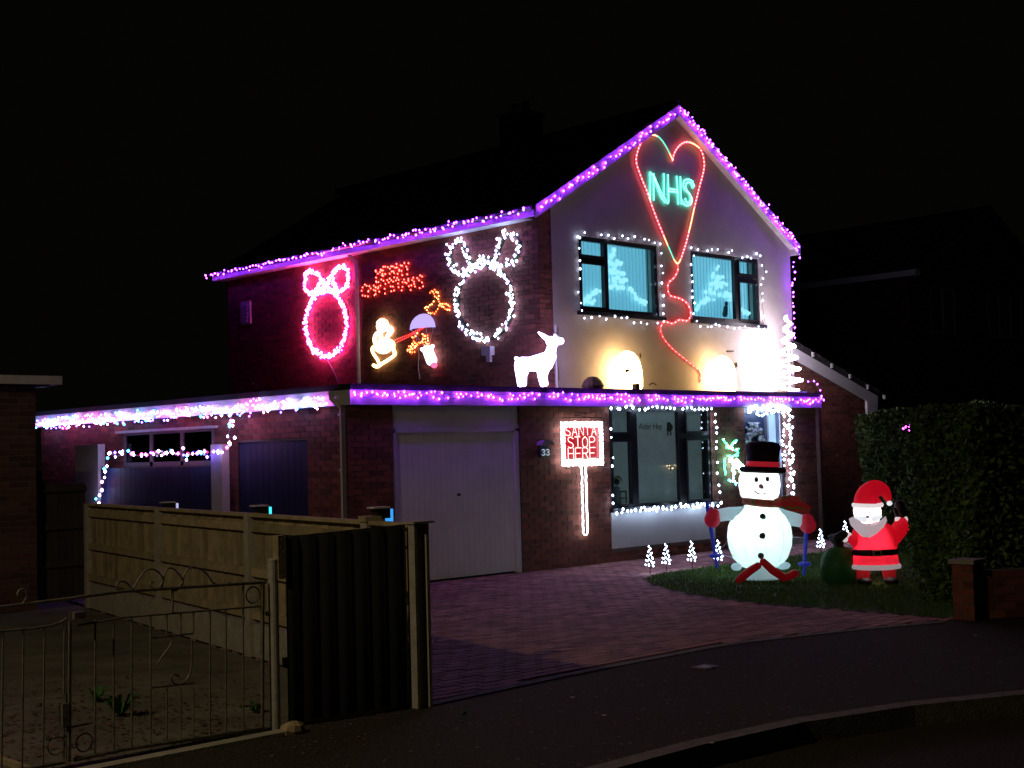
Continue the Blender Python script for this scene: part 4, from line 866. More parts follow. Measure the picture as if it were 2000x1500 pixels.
# Santa
SAB = Vector((3.96,-4.94,.03)); SZ = 165.
sa = thing('inflatable_santa', 'small glowing inflatable santa with one arm raised in front of the hedge', 'inflatable santa', SAB, RZ)
def TL(px, py, d=0): return Vector(((px-1710)/SZ, d, (1142-py)/SZ))
RF = fabric('santa_red', (.85,.025,.06), .6, .5, (.85,.01,.04)); WF = fabric('santa_white', (.80,.84,.86), .6, 1.3); SKN = fabric('santa_face', (.95,.93,.92), .68); GB = mat('belt_black', (.015,.012,.012), .6); RFD = mat('santa_leg_red', (.38,.02,.03), .7, .1, 8, emis=(.5,.01,.015), es=.25)  # emission put into the cloth where the inner lamp falls short
MB().lathe([(.22,.18),(.275,.20),(.27,.28),(.26,.325)], (0,0,0), 30, sy=.8).build('tunic_skirt', RF, sa, smooth=True, **K)
MB().lathe([(.26,.325),(.267,.33),(.267,.39),(.258,.395)], (0,0,0), 30, sy=.8).build('belt', GB, sa, smooth=True, **K)
MB().lathe([(.258,.395),(.27,.46),(.275,.54),(.25,.62),(.18,.68),(.10,.72)], (0,0,0), 30, sy=.8).build('body', RF, sa, smooth=True, **K)
MB().box((-.085,-.228,.325),(.02,-.213,.395)).box((-.065,-.235,.34),(0,-.227,.38),1).build('buckle', [mat('gold_buckle', (.35,.3,.12), .5), GB], sa, **K)
MB().lathe([(.23,.155),(.29,.165),(.30,.19),(.285,.215),(.24,.22)], (0,0,0), 30, sy=.85).build('hem', fabric('hem_white', (.6,.63,.66), .4, .5), sa, smooth=True, **K)
for sx_ in (-.15,.15): MB().capsule([Vector((sx_,0,.16)), Vector((sx_*1.05,-.02,.05))], [.085,.075], 14).build('leg', RFD, sa, smooth=True, **K); MB().ball(Vector((sx_*1.05,-.07,.02)), .09,.13,.05,12).build('boot', GB, sa, smooth=True, **K)
c = TL(1698,1005); MB().ball(c, .165,.15,.175,20).build('head', SKN, sa, smooth=True, **K)
bd = MB(); vs = []
beard = [(1656,1014),(1664,1022),(1662,1012),(1672,1020),(1686,1026),(1698,1027),(1712,1024),(1722,1017),(1727,1010),(1729,1022),(1722,1034),(1708,1047),(1694,1055),(1684,1054),(1672,1044),(1666,1032)]
bp_ = [(1655,1016),(1662,1012),(1675,1022),(1690,1027),(1705,1026),(1718,1020),(1727,1012),(1729,1022),(1722,1034),(1708,1047),(1692,1056),(1680,1052),(1668,1040),(1658,1028)]
n = len(bp_); cc = TL(1693,1034,-.26); bd.add([TL(x,y,-.15) for x, y in bp_]+[cc+(TL(x,y,-.22)-cc)*.8 for x, y in bp_]+[cc], [(i,(i+1)%n,n+(i+1)%n,n+i) for i in range(n)]+[(n+i,n+(i+1)%n,2*n) for i in range(n)])
bd.build('beard', fabric('beard_white', (.70,.68,.74), .3, .55), sa, smooth=True, **K)  # beard glow put in as emission, as it blocks the head lamp
MB().capsule([TL(1668,1013,-.16), TL(1682,1017,-.2)], [.02,.035], 10).capsule([TL(1716,1013,-.16), TL(1702,1017,-.2)], [.02,.035], 10).build('moustache', WF, sa, smooth=True, **K)
for px in (1683,1696): MB().ball(TL(px,1005,-.158), .010,.008,.014,8).build('eye', EYE, sa, **K)
MB().ball(TL(1690,1013,-.185), .022,.022,.018,10).build('nose', mat('santa_nose', (.6,.5,.48), .6), sa, smooth=True, **K); MB().ball(TL(1690,1026,-.245), .012,.005,.007,8).build('mouth', EYE, sa, **K)
m = MB(); m.tube([TL(1699,991)+Vector((.155*math.cos(a),.14*math.sin(a),0)) for a in [2*math.pi*k/24 for k in range(24)]], .032, 8, closed=True); m.build('hat_brim', WF, sa, smooth=True, **K)
hatp = [TL(1699,988), TL(1700,977), TL(1705,967), TL(1716,960), TL(1729,962), TL(1737,972), TL(1741,984)]
MB().tube(smooth(hatp, 4), [.168+(.03-.168)*(min(1, (k/24))**1.15) for k in range(25)], 20).build('hat', RF, sa, smooth=True, **K)
MB().ball(TL(1742,989), .035,.035,.03,12).build('pompom', WF, sa, smooth=True, **K)
MB().capsule([TL(1730,1052), TL(1751,1051,-.02), TL(1764,1037,-.03)], [.12,.10,.08], 14).build('arm', RF, sa, smooth=True, **K)
MB().capsule([TL(1752,1044,-.02), TL(1763,1026,-.03)], [.085,.07], 14).build('forearm', RF, sa, smooth=True, **K)
MB().capsule([TL(1757,1021,-.03), TL(1768,1021,-.03)], [.045,.045], 12).build('cuff', WF, sa, smooth=True, **K)
MB().capsule([TL(1763,1010,-.03), TL(1760,994,-.03)], [.06,.065], 14).capsule([TL(1754,1012,-.05), TL(1748,1000,-.06)], [.025,.02], 8).build('mitten', GB, sa, smooth=True, **K)
MB().capsule([TL(1682,1056), TL(1668,1060,-.06), TL(1660,1055,-.1)], [.085,.065,.055], 14).build('arm', RF, sa, smooth=True, **K)
MB().capsule([TL(1656,1048,-.1), TL(1648,1056,-.1)], [.035,.035], 12).build('cuff', WF, sa, smooth=True, **K)
MB().capsule([TL(1646,1046,-.1), TL(1634,1054,-.1)], [.055,.06], 12).build('mitten', GB, sa, smooth=True, **K)
lamp_in(sa, (0,0,.50), 7, (1,.95,.9)); lamp_in(sa, TL(1698,1000), 4.0, (1,1,1), .03)
# green sack
gs = thing('green_sack', 'dark green inflatable sack tied at the neck left of the santa', 'sack', tuple(at(1641,1141,'z',0)), RZ)
MB().lathe([(0,0),(.16,.0),(.22,.08),(.235,.2),(.21,.33),(.14,.42),(.07,.45)], (0,0,0), 26, wob=.02, nw=7).build('bag', fabric('sack_green', (.03,.16,.03), .35), gs, smooth=True, **K)
MB().lathe([(.06,.44),(.05,.47),(.10,.53),(.12,.58),(.06,.60)], (0,0,0), 18, wob=.12, nw=6).build('tied_neck', GB, gs, smooth=True, **K)
lamp_in(gs, (0,0,.2), .07, (1,1,.9), .03)

# little spiral light trees on stakes
def stake_tree(P, h, label):
    t_ = thing('stake_light_tree', label, 'light tree', P, 0, 'small spiral light trees on stakes'); b = MB(); c = MB(); pts = []
    for k in range(61):
        f_ = k/60; r_ = .062*(1-f_)+.006; a = f_*5*2*math.pi; pts.append(Vector((r_*math.cos(a), r_*math.sin(a), .10+(h-.10)*f_)))
    c.tube(pts, .003, 3, 0); 
    for p in resample(pts, .058): b.bulb(p, .0125)
    stuff(b.build('bulbs', WHT, t_, **K)); c.build('spiral', M_CABLEW, t_, **K); MB().tube([(0,0,-.05),(0,0,h)], .006, 5).build('stake', M_CABLE, t_, **K)
    b2 = t_; return b2
pr_ = stake_tree(at(1270,1121,'z',0), .40, 'small spiral light tree on a stake, nearest the garage door')
for px, py, h, lab in ((1302,1116,.41,'small spiral light tree on a stake, under the middle of the downstairs window'), (1352,1110,.40,'small spiral light tree on a stake, under the right end of the downstairs window'),
                    (1404,1108,.40,'small spiral light tree half hidden behind the snowman blue ski pole'), (1604,1082,.42,'small spiral light tree between the snowman and the green sack'), (1652,1062,.40,'small spiral light tree behind the santa raised mitten')):
    copy_tree(pr_, at(px,py,'z',0), lab)
cb = MB().tube(smooth([at(1385,1086,'z',.02), at(1410,1084,'z',.02), at(1440,1092,'z',.02)], 5), .008, 5); tag(cb.build('cable', M_WHITE, origin=tuple(at(1410,1084,'z',0))), 'white cable on the paving behind the snowman left ski pole', 'cable')

# ================================================================== BRICK OUTBUILDING ON THE RIGHT
ob = thing('outbuilding', 'low brick outbuilding with a white sloping verge board right of the house', 'outbuilding', (12.6,1.5,0)); OY = .80
r0 = at(1548,678,'y',OY-.1); r1 = at(1712,774,'y',OY-.1); sl = (r1.z-r0.z)/(r1.x-r0.x)
X0, X1 = GX1+.02, at(1690,785,'y',OY).x-.05
mb, mk = MB(), MB(); oc = []
brick_wall((0,OY,0), X_, -Y_, X0, X1, 0, 4.2, [], mb, mk, oc, top=lambda z: (X0, min(X1, r0.x+(z-r0.z+.16)/sl)))
zt = lambda x: r0.z+sl*(x-r0.x)-.10
mk = MB().add([(X0,OY-.006+.008,0),(X1,OY+.002,0),(X1,OY+.002,zt(X1)),(X0,OY+.002,zt(X0)),(X0,OY+.2,0),(X1,OY+.2,0),(X1,OY+.2,zt(X1)),(X0,OY+.2,zt(X0))],[(0,1,2,3),(4,5,6,7),(0,1,5,4),(1,2,6,5),(2,3,7,6)])
mk.build('wall', M_MORT, ob); place_bricks(oc, ob, mb, 260); stuff(mb.build('bricks', M_BRICK, ob))
def slab(nm, xa, xb, ya, yb, dz0, dz1, m_):
    zf = lambda x: r0.z+sl*(x-r0.x)
    MB().add([(xa,ya,zf(xa)+dz0),(xb,ya,zf(xb)+dz0),(xb,ya,zf(xb)+dz1),(xa,ya,zf(xa)+dz1),(xa,yb,zf(xa)+dz0),(xb,yb,zf(xb)+dz0),(xb,yb,zf(xb)+dz1),(xa,yb,zf(xa)+dz1)],[(0,1,2,3),(4,5,6,7),(0,1,5,4),(2,3,7,6),(0,3,7,4),(1,2,6,5)]).build(nm, m_, ob)
XR = r1.x
slab('verge_board', X0-.1, XR, OY-.13, OY-.10, -.22, 0, M_WHITE); slab('roof', X0-.1, XR+.05, OY-.12, OY+6, .002, .10, M_FELT)
MB().box((XR-.42,OY-.14,r1.z-.36),(XR-.05,OY-.09,r1.z-.10)).build('box_end', M_WHITE, ob)
for k in range(5):
    xx = X0+.55+k*.62; zz = r0.z+sl*(xx-r0.x); MB().box((xx,OY-.15,zz+.015),(xx+.05,OY-.10,zz+.10)).build('verge_clip', M_WHITE, ob)
tl = MB()
for k in range(12):
    xa = X0-.05+k*.28; 
    for j in range(18): tl.obox((xa+.14, OY-.0+.3*j, r0.z+sl*(xa+.14-r0.x)+.115), Vector((.14,0,.14*sl+.01)), Vector((0,.145,0)), Vector((0,0,.01)))
stuff(tl.build('roof_tiles', M_TILE, ob))
# ================================================================== NEIGHBOUR'S HOUSE FAR RIGHT
nh = thing('neighbour_house', 'dark brick house with white eave and unlit windows behind the hedge', 'house', (26,8,0)); NY = 4.5
cx = at(1776,535,'y',NY).x; c0 = at(1776,535,'y',NY); ap = at(1922,412,'y',NY); wd = 2*(ap.x-cx)
mb, mk, nc = MB(), MB(), []
ezn = c0.z-.05; hol = []
for a, b in (((1815,558),(1867,652)), ((1926,572),(1998,662))):
    P0, P1 = at(*a,'y',NY), at(*b,'y',NY); hol.append((P0.x, P1.x, P1.z, P0.z-.02))
mk.box((cx,NY+.02,0),(cx+wd,NY+.2,min(h[2] for h in hol)))
brick_wall((0,NY,0), X_, -Y_, cx, cx+wd, 2.9, ezn, hol, mb, mk, nc)
brick_wall((cx,0,0), Y_, -X_, NY, 13, 2.6, ezn, [], mb, mk, nc)
mk.add([(cx,NY,ezn),(cx+wd,NY,ezn),(ap.x,NY,ap.z-.1),(cx,NY+.2,ezn),(cx+wd,NY+.2,ezn),(ap.x,NY+.2,ap.z-.1)],[(0,1,2),(3,4,5)])
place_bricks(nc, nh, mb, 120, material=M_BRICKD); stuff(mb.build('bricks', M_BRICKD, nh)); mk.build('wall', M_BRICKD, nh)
for i, h in enumerate(hol):
    nb = 3; f = MB(); x0, x1, z0, z1 = h; q = .05
    f.box((x0,NY-.02,z0),(x0+q,NY+.05,z1)).box((x1-q,NY-.02,z0),(x1,NY+.05,z1)).box((x0+q,NY-.02,z0),(x1-q,NY+.05,z0+q)).box((x0+q,NY-.02,z1-q),(x1-q,NY+.05,z1))
    for k in range(1, nb-(1-i)): xx = x0+(x1-x0)*k/(nb-(1-i)); f.box((xx-.025,NY-.019,z0+q),(xx+.025,NY+.05,z1-q))
    wo = f.build('window', mat('dim_frame', (.25,.25,.22), .6), nh); MB().box((x0+q,NY+.01,z0+q),(x1-q,NY+.018,z1-q)).build('pane', glassmat('black_glass', (.02,.02,.02), .25), wo)
    MB().box((x0-.05,NY-.06,z0-.05),(x1+.05,NY,z0)).build('sill', MATS['dim_frame'], wo)
    if i == 1:  # lights reflected in the pane, built as small glowing pieces
        MB().box((x0+.15,NY+.04,z0+.09),(x0+.5,NY+.06,z0+.13)).build('reflected_strip', emit('reflection_strip', (1,.9,.5), 1.2), wo)
        m = MB()
        for dx, dz in ((.2,.5),(.55,.48),(.9,.5),(.9,.35),(.62,.18),(.42,.22)): m.bulb((x0+dx,NY+.03,z0+dz), .012)
        m.build('reflected_dots', emit('reflection_dot', (1,.95,.8), 1.5), wo)
MB().box((cx-.26,NY-.25,ezn-.03),(cx-.22,13,ezn+.12)).build('fascia', M_WHITE, nh); MB().box((cx-.24,NY-.3,ezn-.03),(cx+.0,NY-.25,ezn+.14)).build('box_end', M_WHITE, nh)
zz = ap.z+.05; rise = (zz-ezn-.1)/(ap.x-cx)
for sg, xx in ((1, cx-.25), (-1, cx+wd+.25)):
    za = ezn+.1-.25*rise
    MB().add([(xx,NY-.2,za),(ap.x,NY-.2,zz),(ap.x,13,zz),(xx,13,za),(xx,NY-.2,za+.08),(ap.x,NY-.2,zz+.08),(ap.x,13,zz+.08),(xx,13,za+.08)],[(0,1,2,3),(4,5,6,7),(0,1,5,4),(0,3,7,4)]).build('roof', M_TILE, nh)
    MB().add([(xx,NY-.22,za-.15),(ap.x,NY-.22,zz-.15),(ap.x,NY-.22,zz+.02),(xx,NY-.22,za+.02),(xx,NY-.20,za-.15),(ap.x,NY-.20,zz-.15)],[(0,1,2,3),(0,1,5,4)]).build('barge_board', mat('dull_green_board', (.10,.12,.09), .7), nh)

# ================================================================== NEIGHBOUR'S GARAGE FAR LEFT
ng = thing('neighbour_garage', 'dark brick flat roofed garage wall at the left edge of the picture', 'garage', (-5,3,0)); mb, mk, nc = MB(), MB(), []
gx = at(70,900,'y',1.75).x
brick_wall((0,1.75,0), X_, -Y_, -8.0, gx, 0, 2.60, [], mb, mk, nc); place_bricks(nc, ng, mb, 150, material=M_BRICKD); stuff(mb.build('bricks', M_BRICKD, ng)); mk.build('wall', M_MORT, ng)
MB().box((gx-.02,1.77,0),(gx,7,2.6)).build('side_wall', M_BRICKD, ng)
MB().box((-8.2,1.55,2.62),(gx+.24,7,2.72)).build('roof_cap', M_OFFW, ng); MB().box((-8.1,1.65,2.60),(gx+.14,7,2.62)).build('soffit', M_BLACKF, ng)
# dark side gate between garage and fence
dg = thing('side_gate', 'dark boarded side gate in the gap between neighbour garage and fence', 'gate', (-2.9,1.9,0)); x = gx+.3
xe = at(168,1100,'y',1.96).x; nb = 8; bw = (xe-gx-.02)/nb; x = gx+.02
for k in range(nb): MB().box((x,1.95,.05),(x+bw-.006,1.975,1.45)).build('board', mat('dark_board', (.035,.03,.02), .9, .2, 8, island=.2), dg); x += bw
for z in (.45,.9,1.35): MB().box((gx+.02,1.92,z),(xe,1.95,z+.07)).build('rail', MATS['dark_board'], dg)

# ================================================================== TIMBER FENCE WITH CONCRETE POSTS
fe = thing('garden_fence', 'timber boarded boundary fence with concrete posts and solar lamps', 'fence', (fx(-3),-3,0))
def fence_y(px):     # where the fence line is crossed by the sight line through column px
    d = _f+(px-1000)/F*_r-(0)*_u; A = np.array([[d.x, -.205],[d.y, -1.]]); rhs = np.array([fx(0)-CP.x, 0-CP.y]); t_, y_ = np.linalg.solve(A, rhs); return y_
ys_ = [fence_y(172), fence_y(311), fence_y(487), fence_y(717), -6.60]
print('fence ys', ys_)
FU = Vector((.205,1,0)).normalized(); FN = Vector((-FU.y, FU.x, 0))
FH = [1.19,1.19,1.20,1.21,1.22]
def FP(y, z, o=0): return Vector((fx(y), y, z))+FN*o
for y_, h in zip(ys_[:4], FH): MB().obox(FP(y_, h/2+.01), FU*.05, FN*.055, Vector((0,0,h/2+.01))).build('concrete_post', M_CONC, fe)
for i in range(4):
    ya, yb = ys_[i], ys_[i+1]; a = FP(ya, 0)-FU*.055; b = FP(yb, 0)+FU*.055; L = (a-b).length
    MB().obox((a+b)/2+Vector((0,0,.14)), FU*L/2, FN*.02, Vector((0,0,.14))).build('gravel_board', M_CONC, fe)
    pn = thing('tmp', None, None, (0,0,0)); bpy.data.objects.remove(pn)
    fr_ = MB()
    for z in (.36,.72,1.10): fr_.obox((a+b)/2+Vector((0,0,z))+FN*.018, FU*L/2, FN*.016, Vector((0,0,.035)))
    panel = fr_.build('fence_panel', M_TIMB, fe)
    n = int(L/.105)
    for k in range(n):
        p = b+FU*(k+.5)*L/n; MB().obox(p+Vector((0,0,.28+.45+.01))+FN*-(.006+.004*(k % 2)), FU*(L/n/2-.003), FN*.006, Vector((0,0,.455))).build('board', M_TIMB, panel)
    MB().obox((a+b)/2+Vector((0,0,1.205))+FN*.01, FU*L/2, FN*.035, Vector((0,0,.014))).build('capping', M_TIMB, panel)
# end post: concrete H post, two pale flanges
ep_ = at(826,1382,'z',0); 
MB().box((-4.545,-6.64,0),(-4.52,-6.56,1.22)).box((-4.52,-6.61,0),(-4.45,-6.57,1.22)).box((-4.45,-6.65,0),(-4.425,-6.56,1.22)).box((-4.56,-6.66,1.22),(-4.38,-6.54,1.235)).build('end_post', M_CONC, fe)
MB().obox(FP(ys_[3], 1.23), FU*.06, FN*.065, Vector((0,0,.02))).build('post_cap', M_TIMB, fe)
# solar lamps on the posts
def solar(y_, h, col, s, label):
    p = FP(y_, h, -.07); t_ = thing('solar_post_lamp', label, 'solar lamp', p, 0, 'solar lamps on the fence posts')
    m = MB().obox(p+Vector((0,0,.035))-FN*.02, FU*.05, FN*.05, Vector((0,0,.035))); m.build('housing', M_CABLE, t_)
    MB().obox(p+Vector((0,0,.078))-FN*.0, FU*.06, FN*.065, Vector((0,0,.006))).build('lid', M_OFFW, t_)
    MB().obox(p+Vector((0,0,.02))-FN*.085, FU*.035, FN*.015, Vector((0,0,.045))).build('lens', emit('lens'+label[:4], col, s), t_)
solar(ys_[1], 1.19, (.6,.62,1), .8, 'pale solar lamp on the farthest visible fence post')
solar(ys_[2], 1.20, (.05,.8,1), 1.6, 'cyan glowing solar lamp on the middle fence post')
solar(ys_[3], 1.23, (.04,.35,.9), 1.1, 'blue glowing solar lamp on the fence post behind the black panel')
# black corrugated panel closing the frontage
cp_ = thing('corrugated_panel', 'black corrugated sheet panel between gate post and fence end', 'panel', (-5.0,-6.50,0)); A0, B0 = Vector((-5.46,-6.48,0)), Vector((-4.57,-6.58,0)); n = 90; m = MB(); vs = []; d = (B0-A0)/n; nn = Vector((-.1,-1,0)).normalized()
for i in range(n+1):
    o = nn*(.009*math.sin(i/n*2*math.pi*7)); zt_ = 1.19+.03*i/n; vs += [A0+d*i+o+Vector((0,0,.03)), A0+d*i+o+Vector((0,0,zt_)), A0+d*i+o+nn*-.006+Vector((0,0,.03)), A0+d*i+o+nn*-.006+Vector((0,0,zt_))]
m.add(vs, [q for i in range(n) for q in ((4*i,4*i+4,4*i+5,4*i+1),(4*i+2,4*i+6,4*i+7,4*i+3),(4*i+1,4*i+5,4*i+7,4*i+3))]); m.build('sheet', M_CORR, cp_, smooth=True)
MB().bar(A0+Vector((0,.03,1.17)), B0+Vector((0,.03,1.205)), .02, .025).build('top_rail', M_TIMB, cp_); MB().bar(A0+Vector((0,.05,.4)), B0+Vector((0,.05,.4)), .03, .06).build('back_rail', M_TIMB, cp_)
MB().box((-5.53,-6.50,.93),(-5.47,-6.44,1.20)).build('stub_post', M_TIMB, cp_)

# ================================================================== WROUGHT IRON GATES
GYF = -6.46
gp = thing('gate_post', 'round pale metal gate post beside the black panel', 'post', (-5.545,GYF,0)); MB().tube([(-5.545,GYF,-.02),(-5.545,GYF,1.04)], .032, 14).build('tube', M_STEEL, gp); MB().lathe([(.034,0),(.034,.012),(.02,.02),(0,.022)], (-5.545,GYF,1.04), 14).build('cap', M_STEEL, gp)
MB().tube([(-5.60,GYF,.72),(-5.55,GYF,.72)], .014, 6).build('hinge', M_IRON, gp)
def Gp(px, py): return at(px, py, 'y', GYF)
def iron(pl, r, nm, root, sm=0):
    P_ = [Gp(*p) for p in pl]; P_ = smooth(P_, sm) if sm else P_; return MB().tube(P_, r, 6).build(nm, M_IRON, root)
def ring(cx, cy, rpx, root): c_ = Gp(cx, cy); R_ = rpx/345.; return MB().tube([c_+Vector((R_*math.cos(a)*1.0,0,R_*math.sin(a))) for a in [2*math.pi*k/18 for k in range(18)]], .005, 5, closed=True).build('ring', M_IRON, root)
GR = thing('iron_gate', 'right leaf of the wrought iron drive gates, scrolls on its top rail', 'gate', Gp(330,1440), 0, 'wrought iron drive gates')
iron([(148,1167),(240,1155),(520,1137)], .010, 'top_rail', GR); iron([(150,1222),(240,1206),(513,1184)], .006, 'mid_rail', GR); iron([(145,1484),(240,1464),(513,1422)], .012, 'bottom_rail', GR)
iron([(513,1138),(512,1424)], .014, 'hinge_stile', GR); iron([(136,1212),(134,1488)], .015, 'latch_stile', GR)
for px in (186,222,257,294,326,353,378,410,441,475):
    t0 = 1206+(1184-1206)*(px-240)/273; b0 = 1464+(1422-1464)*(px-240)/273
    if 320 < px < 385: iron([(px,t0),(px,t0+40)], .0055, 'bar', GR); iron([(px,1345),(px,b0)], .0055, 'bar', GR)
    else: iron([(px,t0),(px,b0)], .0065, 'bar', GR)
iron([(475,1140),(475,1184)], .006, 'bar', GR); ring(494,1162,17,GR); ring(165,1450,17,GR); iron([(337,1148),(337,1196)], .008, 'bar', GR)
iron([(298,1246),(378,1237)], .006, 'cross_rail', GR); iron([(298,1343),(340,1338),(380,1334)], .006, 'cross_rail', GR); iron([(140,1420),(180,1412)], .006, 'cross_rail', GR); iron([(475,1380),(513,1374)], .006, 'cross_rail', GR)
iron([(246,1157),(230,1150),(229,1140),(240,1135),(252,1142),(258,1152),(272,1130),(285,1114),(300,1112),(312,1120),(318,1135),(306,1152),(296,1150),(293,1140),(300,1136)], .006, 'scroll', GR, 4)
iron([(316,1150),(324,1115),(338,1110),(352,1125),(357,1140),(344,1153),(334,1150)], .006, 'scroll', GR, 4); iron([(344,1152),(356,1138),(362,1118),(375,1108),(392,1112),(405,1122),(416,1138),(432,1143),(450,1138)], .006, 'scroll', GR, 4)
iron([(303,1302),(320,1278),(332,1262),(338,1245)], .006, 'scroll', GR, 4); iron([(375,1250),(374,1300),(366,1325),(350,1337),(337,1332),(335,1320),(342,1317),(350,1322)], .006, 'scroll', GR, 4)
GL = thing('iron_gate', 'left leaf of the wrought iron drive gates, cut by the picture edge', 'gate', Gp(40,1490), 0, 'wrought iron drive gates')
def rel(px, y0, s): return y0+s*px
iron([(-170,1208),(0,1186),(146,1168)], .010, 'top_rail', GL); iron([(-170,1255),(0,1233),(60,1228),(100,1222),(118,1216),(130,1208)], .007, 'mid_rail', GL); iron([(-170,1542),(0,1512),(126,1488)], .012, 'bottom_rail', GL)
for px in (-160,-128,-96,-62,-28,6,46,87): iron([(px,1233-.12*px),(px-3,1510-.19*px)], .0065, 'bar', GL)
ring(110,1456,17,GL); iron([(90,1444),(130,1438)], .006, 'cross_rail', GL); iron([(126,1216),(124,1490)], .007, 'latch_stile', GL)
iron([(45,1178),(52,1165),(46,1152),(38,1153),(34,1162),(38,1166)], .006, 'scroll', GL, 4)
MB().obox(Gp(126,1395), Vector((.02,0,0)), Vector((0,.02,0)), Vector((0,0,.06))).build('latch', M_IRON, GL); MB().obox(Gp(152,1201), Vector((.035,0,0)), Vector((0,.03,0)), Vector((0,0,.018))).build('latch_cap', M_IRON, GR)
MB().tube([Gp(127,1355),Gp(127,1420)], .009, 6).build('drop_bolt', M_STEEL, GL)
# gate threshold and stone lump
tag(MB().obox((-6.6,GYF-.13,-.01), Vector((1.05,0,0)), Vector((0,.05,0)), Vector((0,0,.03))).build('threshold', M_CONC, origin=(-6.6,GYF-.13,0)), 'low concrete threshold strip under the iron gates', 'threshold')
rk = MB(); rk.ball((-5.53,-6.62,.02), .085,.06,.05,10); rnd = random.Random(3); rk.v = [(x+rnd.uniform(-.008,.008), y+rnd.uniform(-.008,.008), z+rnd.uniform(-.006,.006)) for x, y, z in rk.v]
tag(rk.build('stone', mat('pale_stone', (.42,.33,.2), .9, .3, 20), origin=(-5.53,-6.62,0)), 'pale yellowish stone lump at the foot of the gate post', 'stone')

# ================================================================== PLANTS
def leaves(pts, size, m, nm, parent):
    n = len(pts); P_ = np.array(pts); a = np.random.randn(n,3); a /= np.linalg.norm(a,axis=1)[:,None]; b = np.cross(a, np.random.randn(n,3)); b /= np.linalg.norm(b,axis=1)[:,None]
    s = (size*(.6+.8*np.random.rand(n)))[:,None]; V_ = np.stack([P_-a*s*.6, P_+b*s*.32, P_+a*s*.6, P_-b*s*.32], 1).reshape(-1,3)
    o = fast_mesh(nm, V_, 4, m); me = o.data; inv = MROOT[parent.name].inverted(); me.transform(inv); o.parent = parent; stuff(o); return o
def hedge(label, p0, p1, thick, h, n, seed, bulge=.12):
    rnd = np.random.RandomState(seed); p0 = Vector(p0); p1 = Vector(p1); u = p1-p0; L = u.length; u.normalize(); v = Vector((-u.y,u.x,0)); t_ = thing('hedge', label, 'hedge', (p0+p1)/2); pts = []
    q = rnd.rand(n,4)
    for a, b, c, d_ in q:
        side = d_
        if side < .32: x, y_, z = a*L, 0+abs(rnd.randn())*.07, c*h
        elif side < .55: x, y_, z = a*L, thick-abs(rnd.randn())*.07, c*h
        elif side < .72: x, y_, z = abs(rnd.randn())*.07, b*thick, c*h
        else: x, y_, z = a*L, b*thick, h-abs(rnd.randn())*.06
        w_ = bulge*(math.sin(x*3.1+seed)*.5+math.sin(z*4+x*2)*.5+math.sin(y_*5+z*2)*.4)
        narrow = .16*max(0, .45-z)/.45
        ou = w_*.6
        if side < .32: y_ += -ou+narrow
        elif side < .55: y_ += ou-narrow
        elif side < .72: x += -ou+narrow
        else: z += ou*.7
        z = max(.03, z)
        pts.append(p0+u*x+v*y_+Vector((0,0,z)))
    leaves(pts, .062, M_LEAF, 'foliage', t_)
    c = MB()
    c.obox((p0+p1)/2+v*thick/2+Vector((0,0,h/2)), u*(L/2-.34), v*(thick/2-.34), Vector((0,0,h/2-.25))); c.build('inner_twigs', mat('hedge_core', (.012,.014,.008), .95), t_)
    for k in range(int(L/.5)): p = p0+u*(.3+.5*k)+v*thick/2; MB().tube([p, p+Vector((.02,.01,.5))], .025, 6).build('stem', M_BARK, t_)
    return t_
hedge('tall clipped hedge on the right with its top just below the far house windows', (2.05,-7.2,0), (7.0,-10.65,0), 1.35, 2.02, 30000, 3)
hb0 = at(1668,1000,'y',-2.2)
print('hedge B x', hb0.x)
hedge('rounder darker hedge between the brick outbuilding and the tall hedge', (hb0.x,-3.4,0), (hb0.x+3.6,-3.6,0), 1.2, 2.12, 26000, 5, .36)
pl_ = thing('gate_pillar', 'low brick pillar at the right end of the drive entrance', 'pillar', (1.62,-7.32,0)); mb, mk = MB(), MB()
for z in range(7):
    for sx_ in range(2): mb.obox((1.62+(-.055+.11*sx_ if z % 2 else 0), -7.34+(0 if z % 2 else -.055+.11*sx_), .035+.075*z), Vector((.05 if z % 2 else .1075,0,0)), Vector((0,.1075 if z % 2 else .05,0)), Vector((0,0,.033)))
    
for i in range(len(mb.v)//8): pass
for i in range(14):
    k = MB(); k.add(mb.v[8*i:8*i+8], [(0,3,2,1),(4,5,6,7),(0,1,5,4),(1,2,6,5),(2,3,7,6),(3,0,4,7)]); k.build('brick', M_BRICK, pl_)
MB().box((1.52,-7.44,0),(1.72,-7.24,.52)).build('mortar_core', M_MORT, pl_); MB().box((1.49,-7.47,.525),(1.75,-7.21,.565)).build('coping', M_CONC, pl_)
gw = thing('garden_wall', 'low dark brick garden wall running right from the pillar under the hedge', 'wall', (3.5,-8.5,0)); ua = Vector((6.9-1.7,-10.9+7.45,0)).normalized(); na = Vector((ua.y,-ua.x,0)); mb, mk, wc = MB(), MB(), []
brick_wall((1.74,-7.42,0), ua, na, 0, 5.5, 0, .45, [], mb, mk, wc); place_bricks(wc, gw, mb, 60, material=M_BRICK); stuff(mb.build('bricks', M_BRICK, gw)); mk.build('wall', M_MORT, gw)
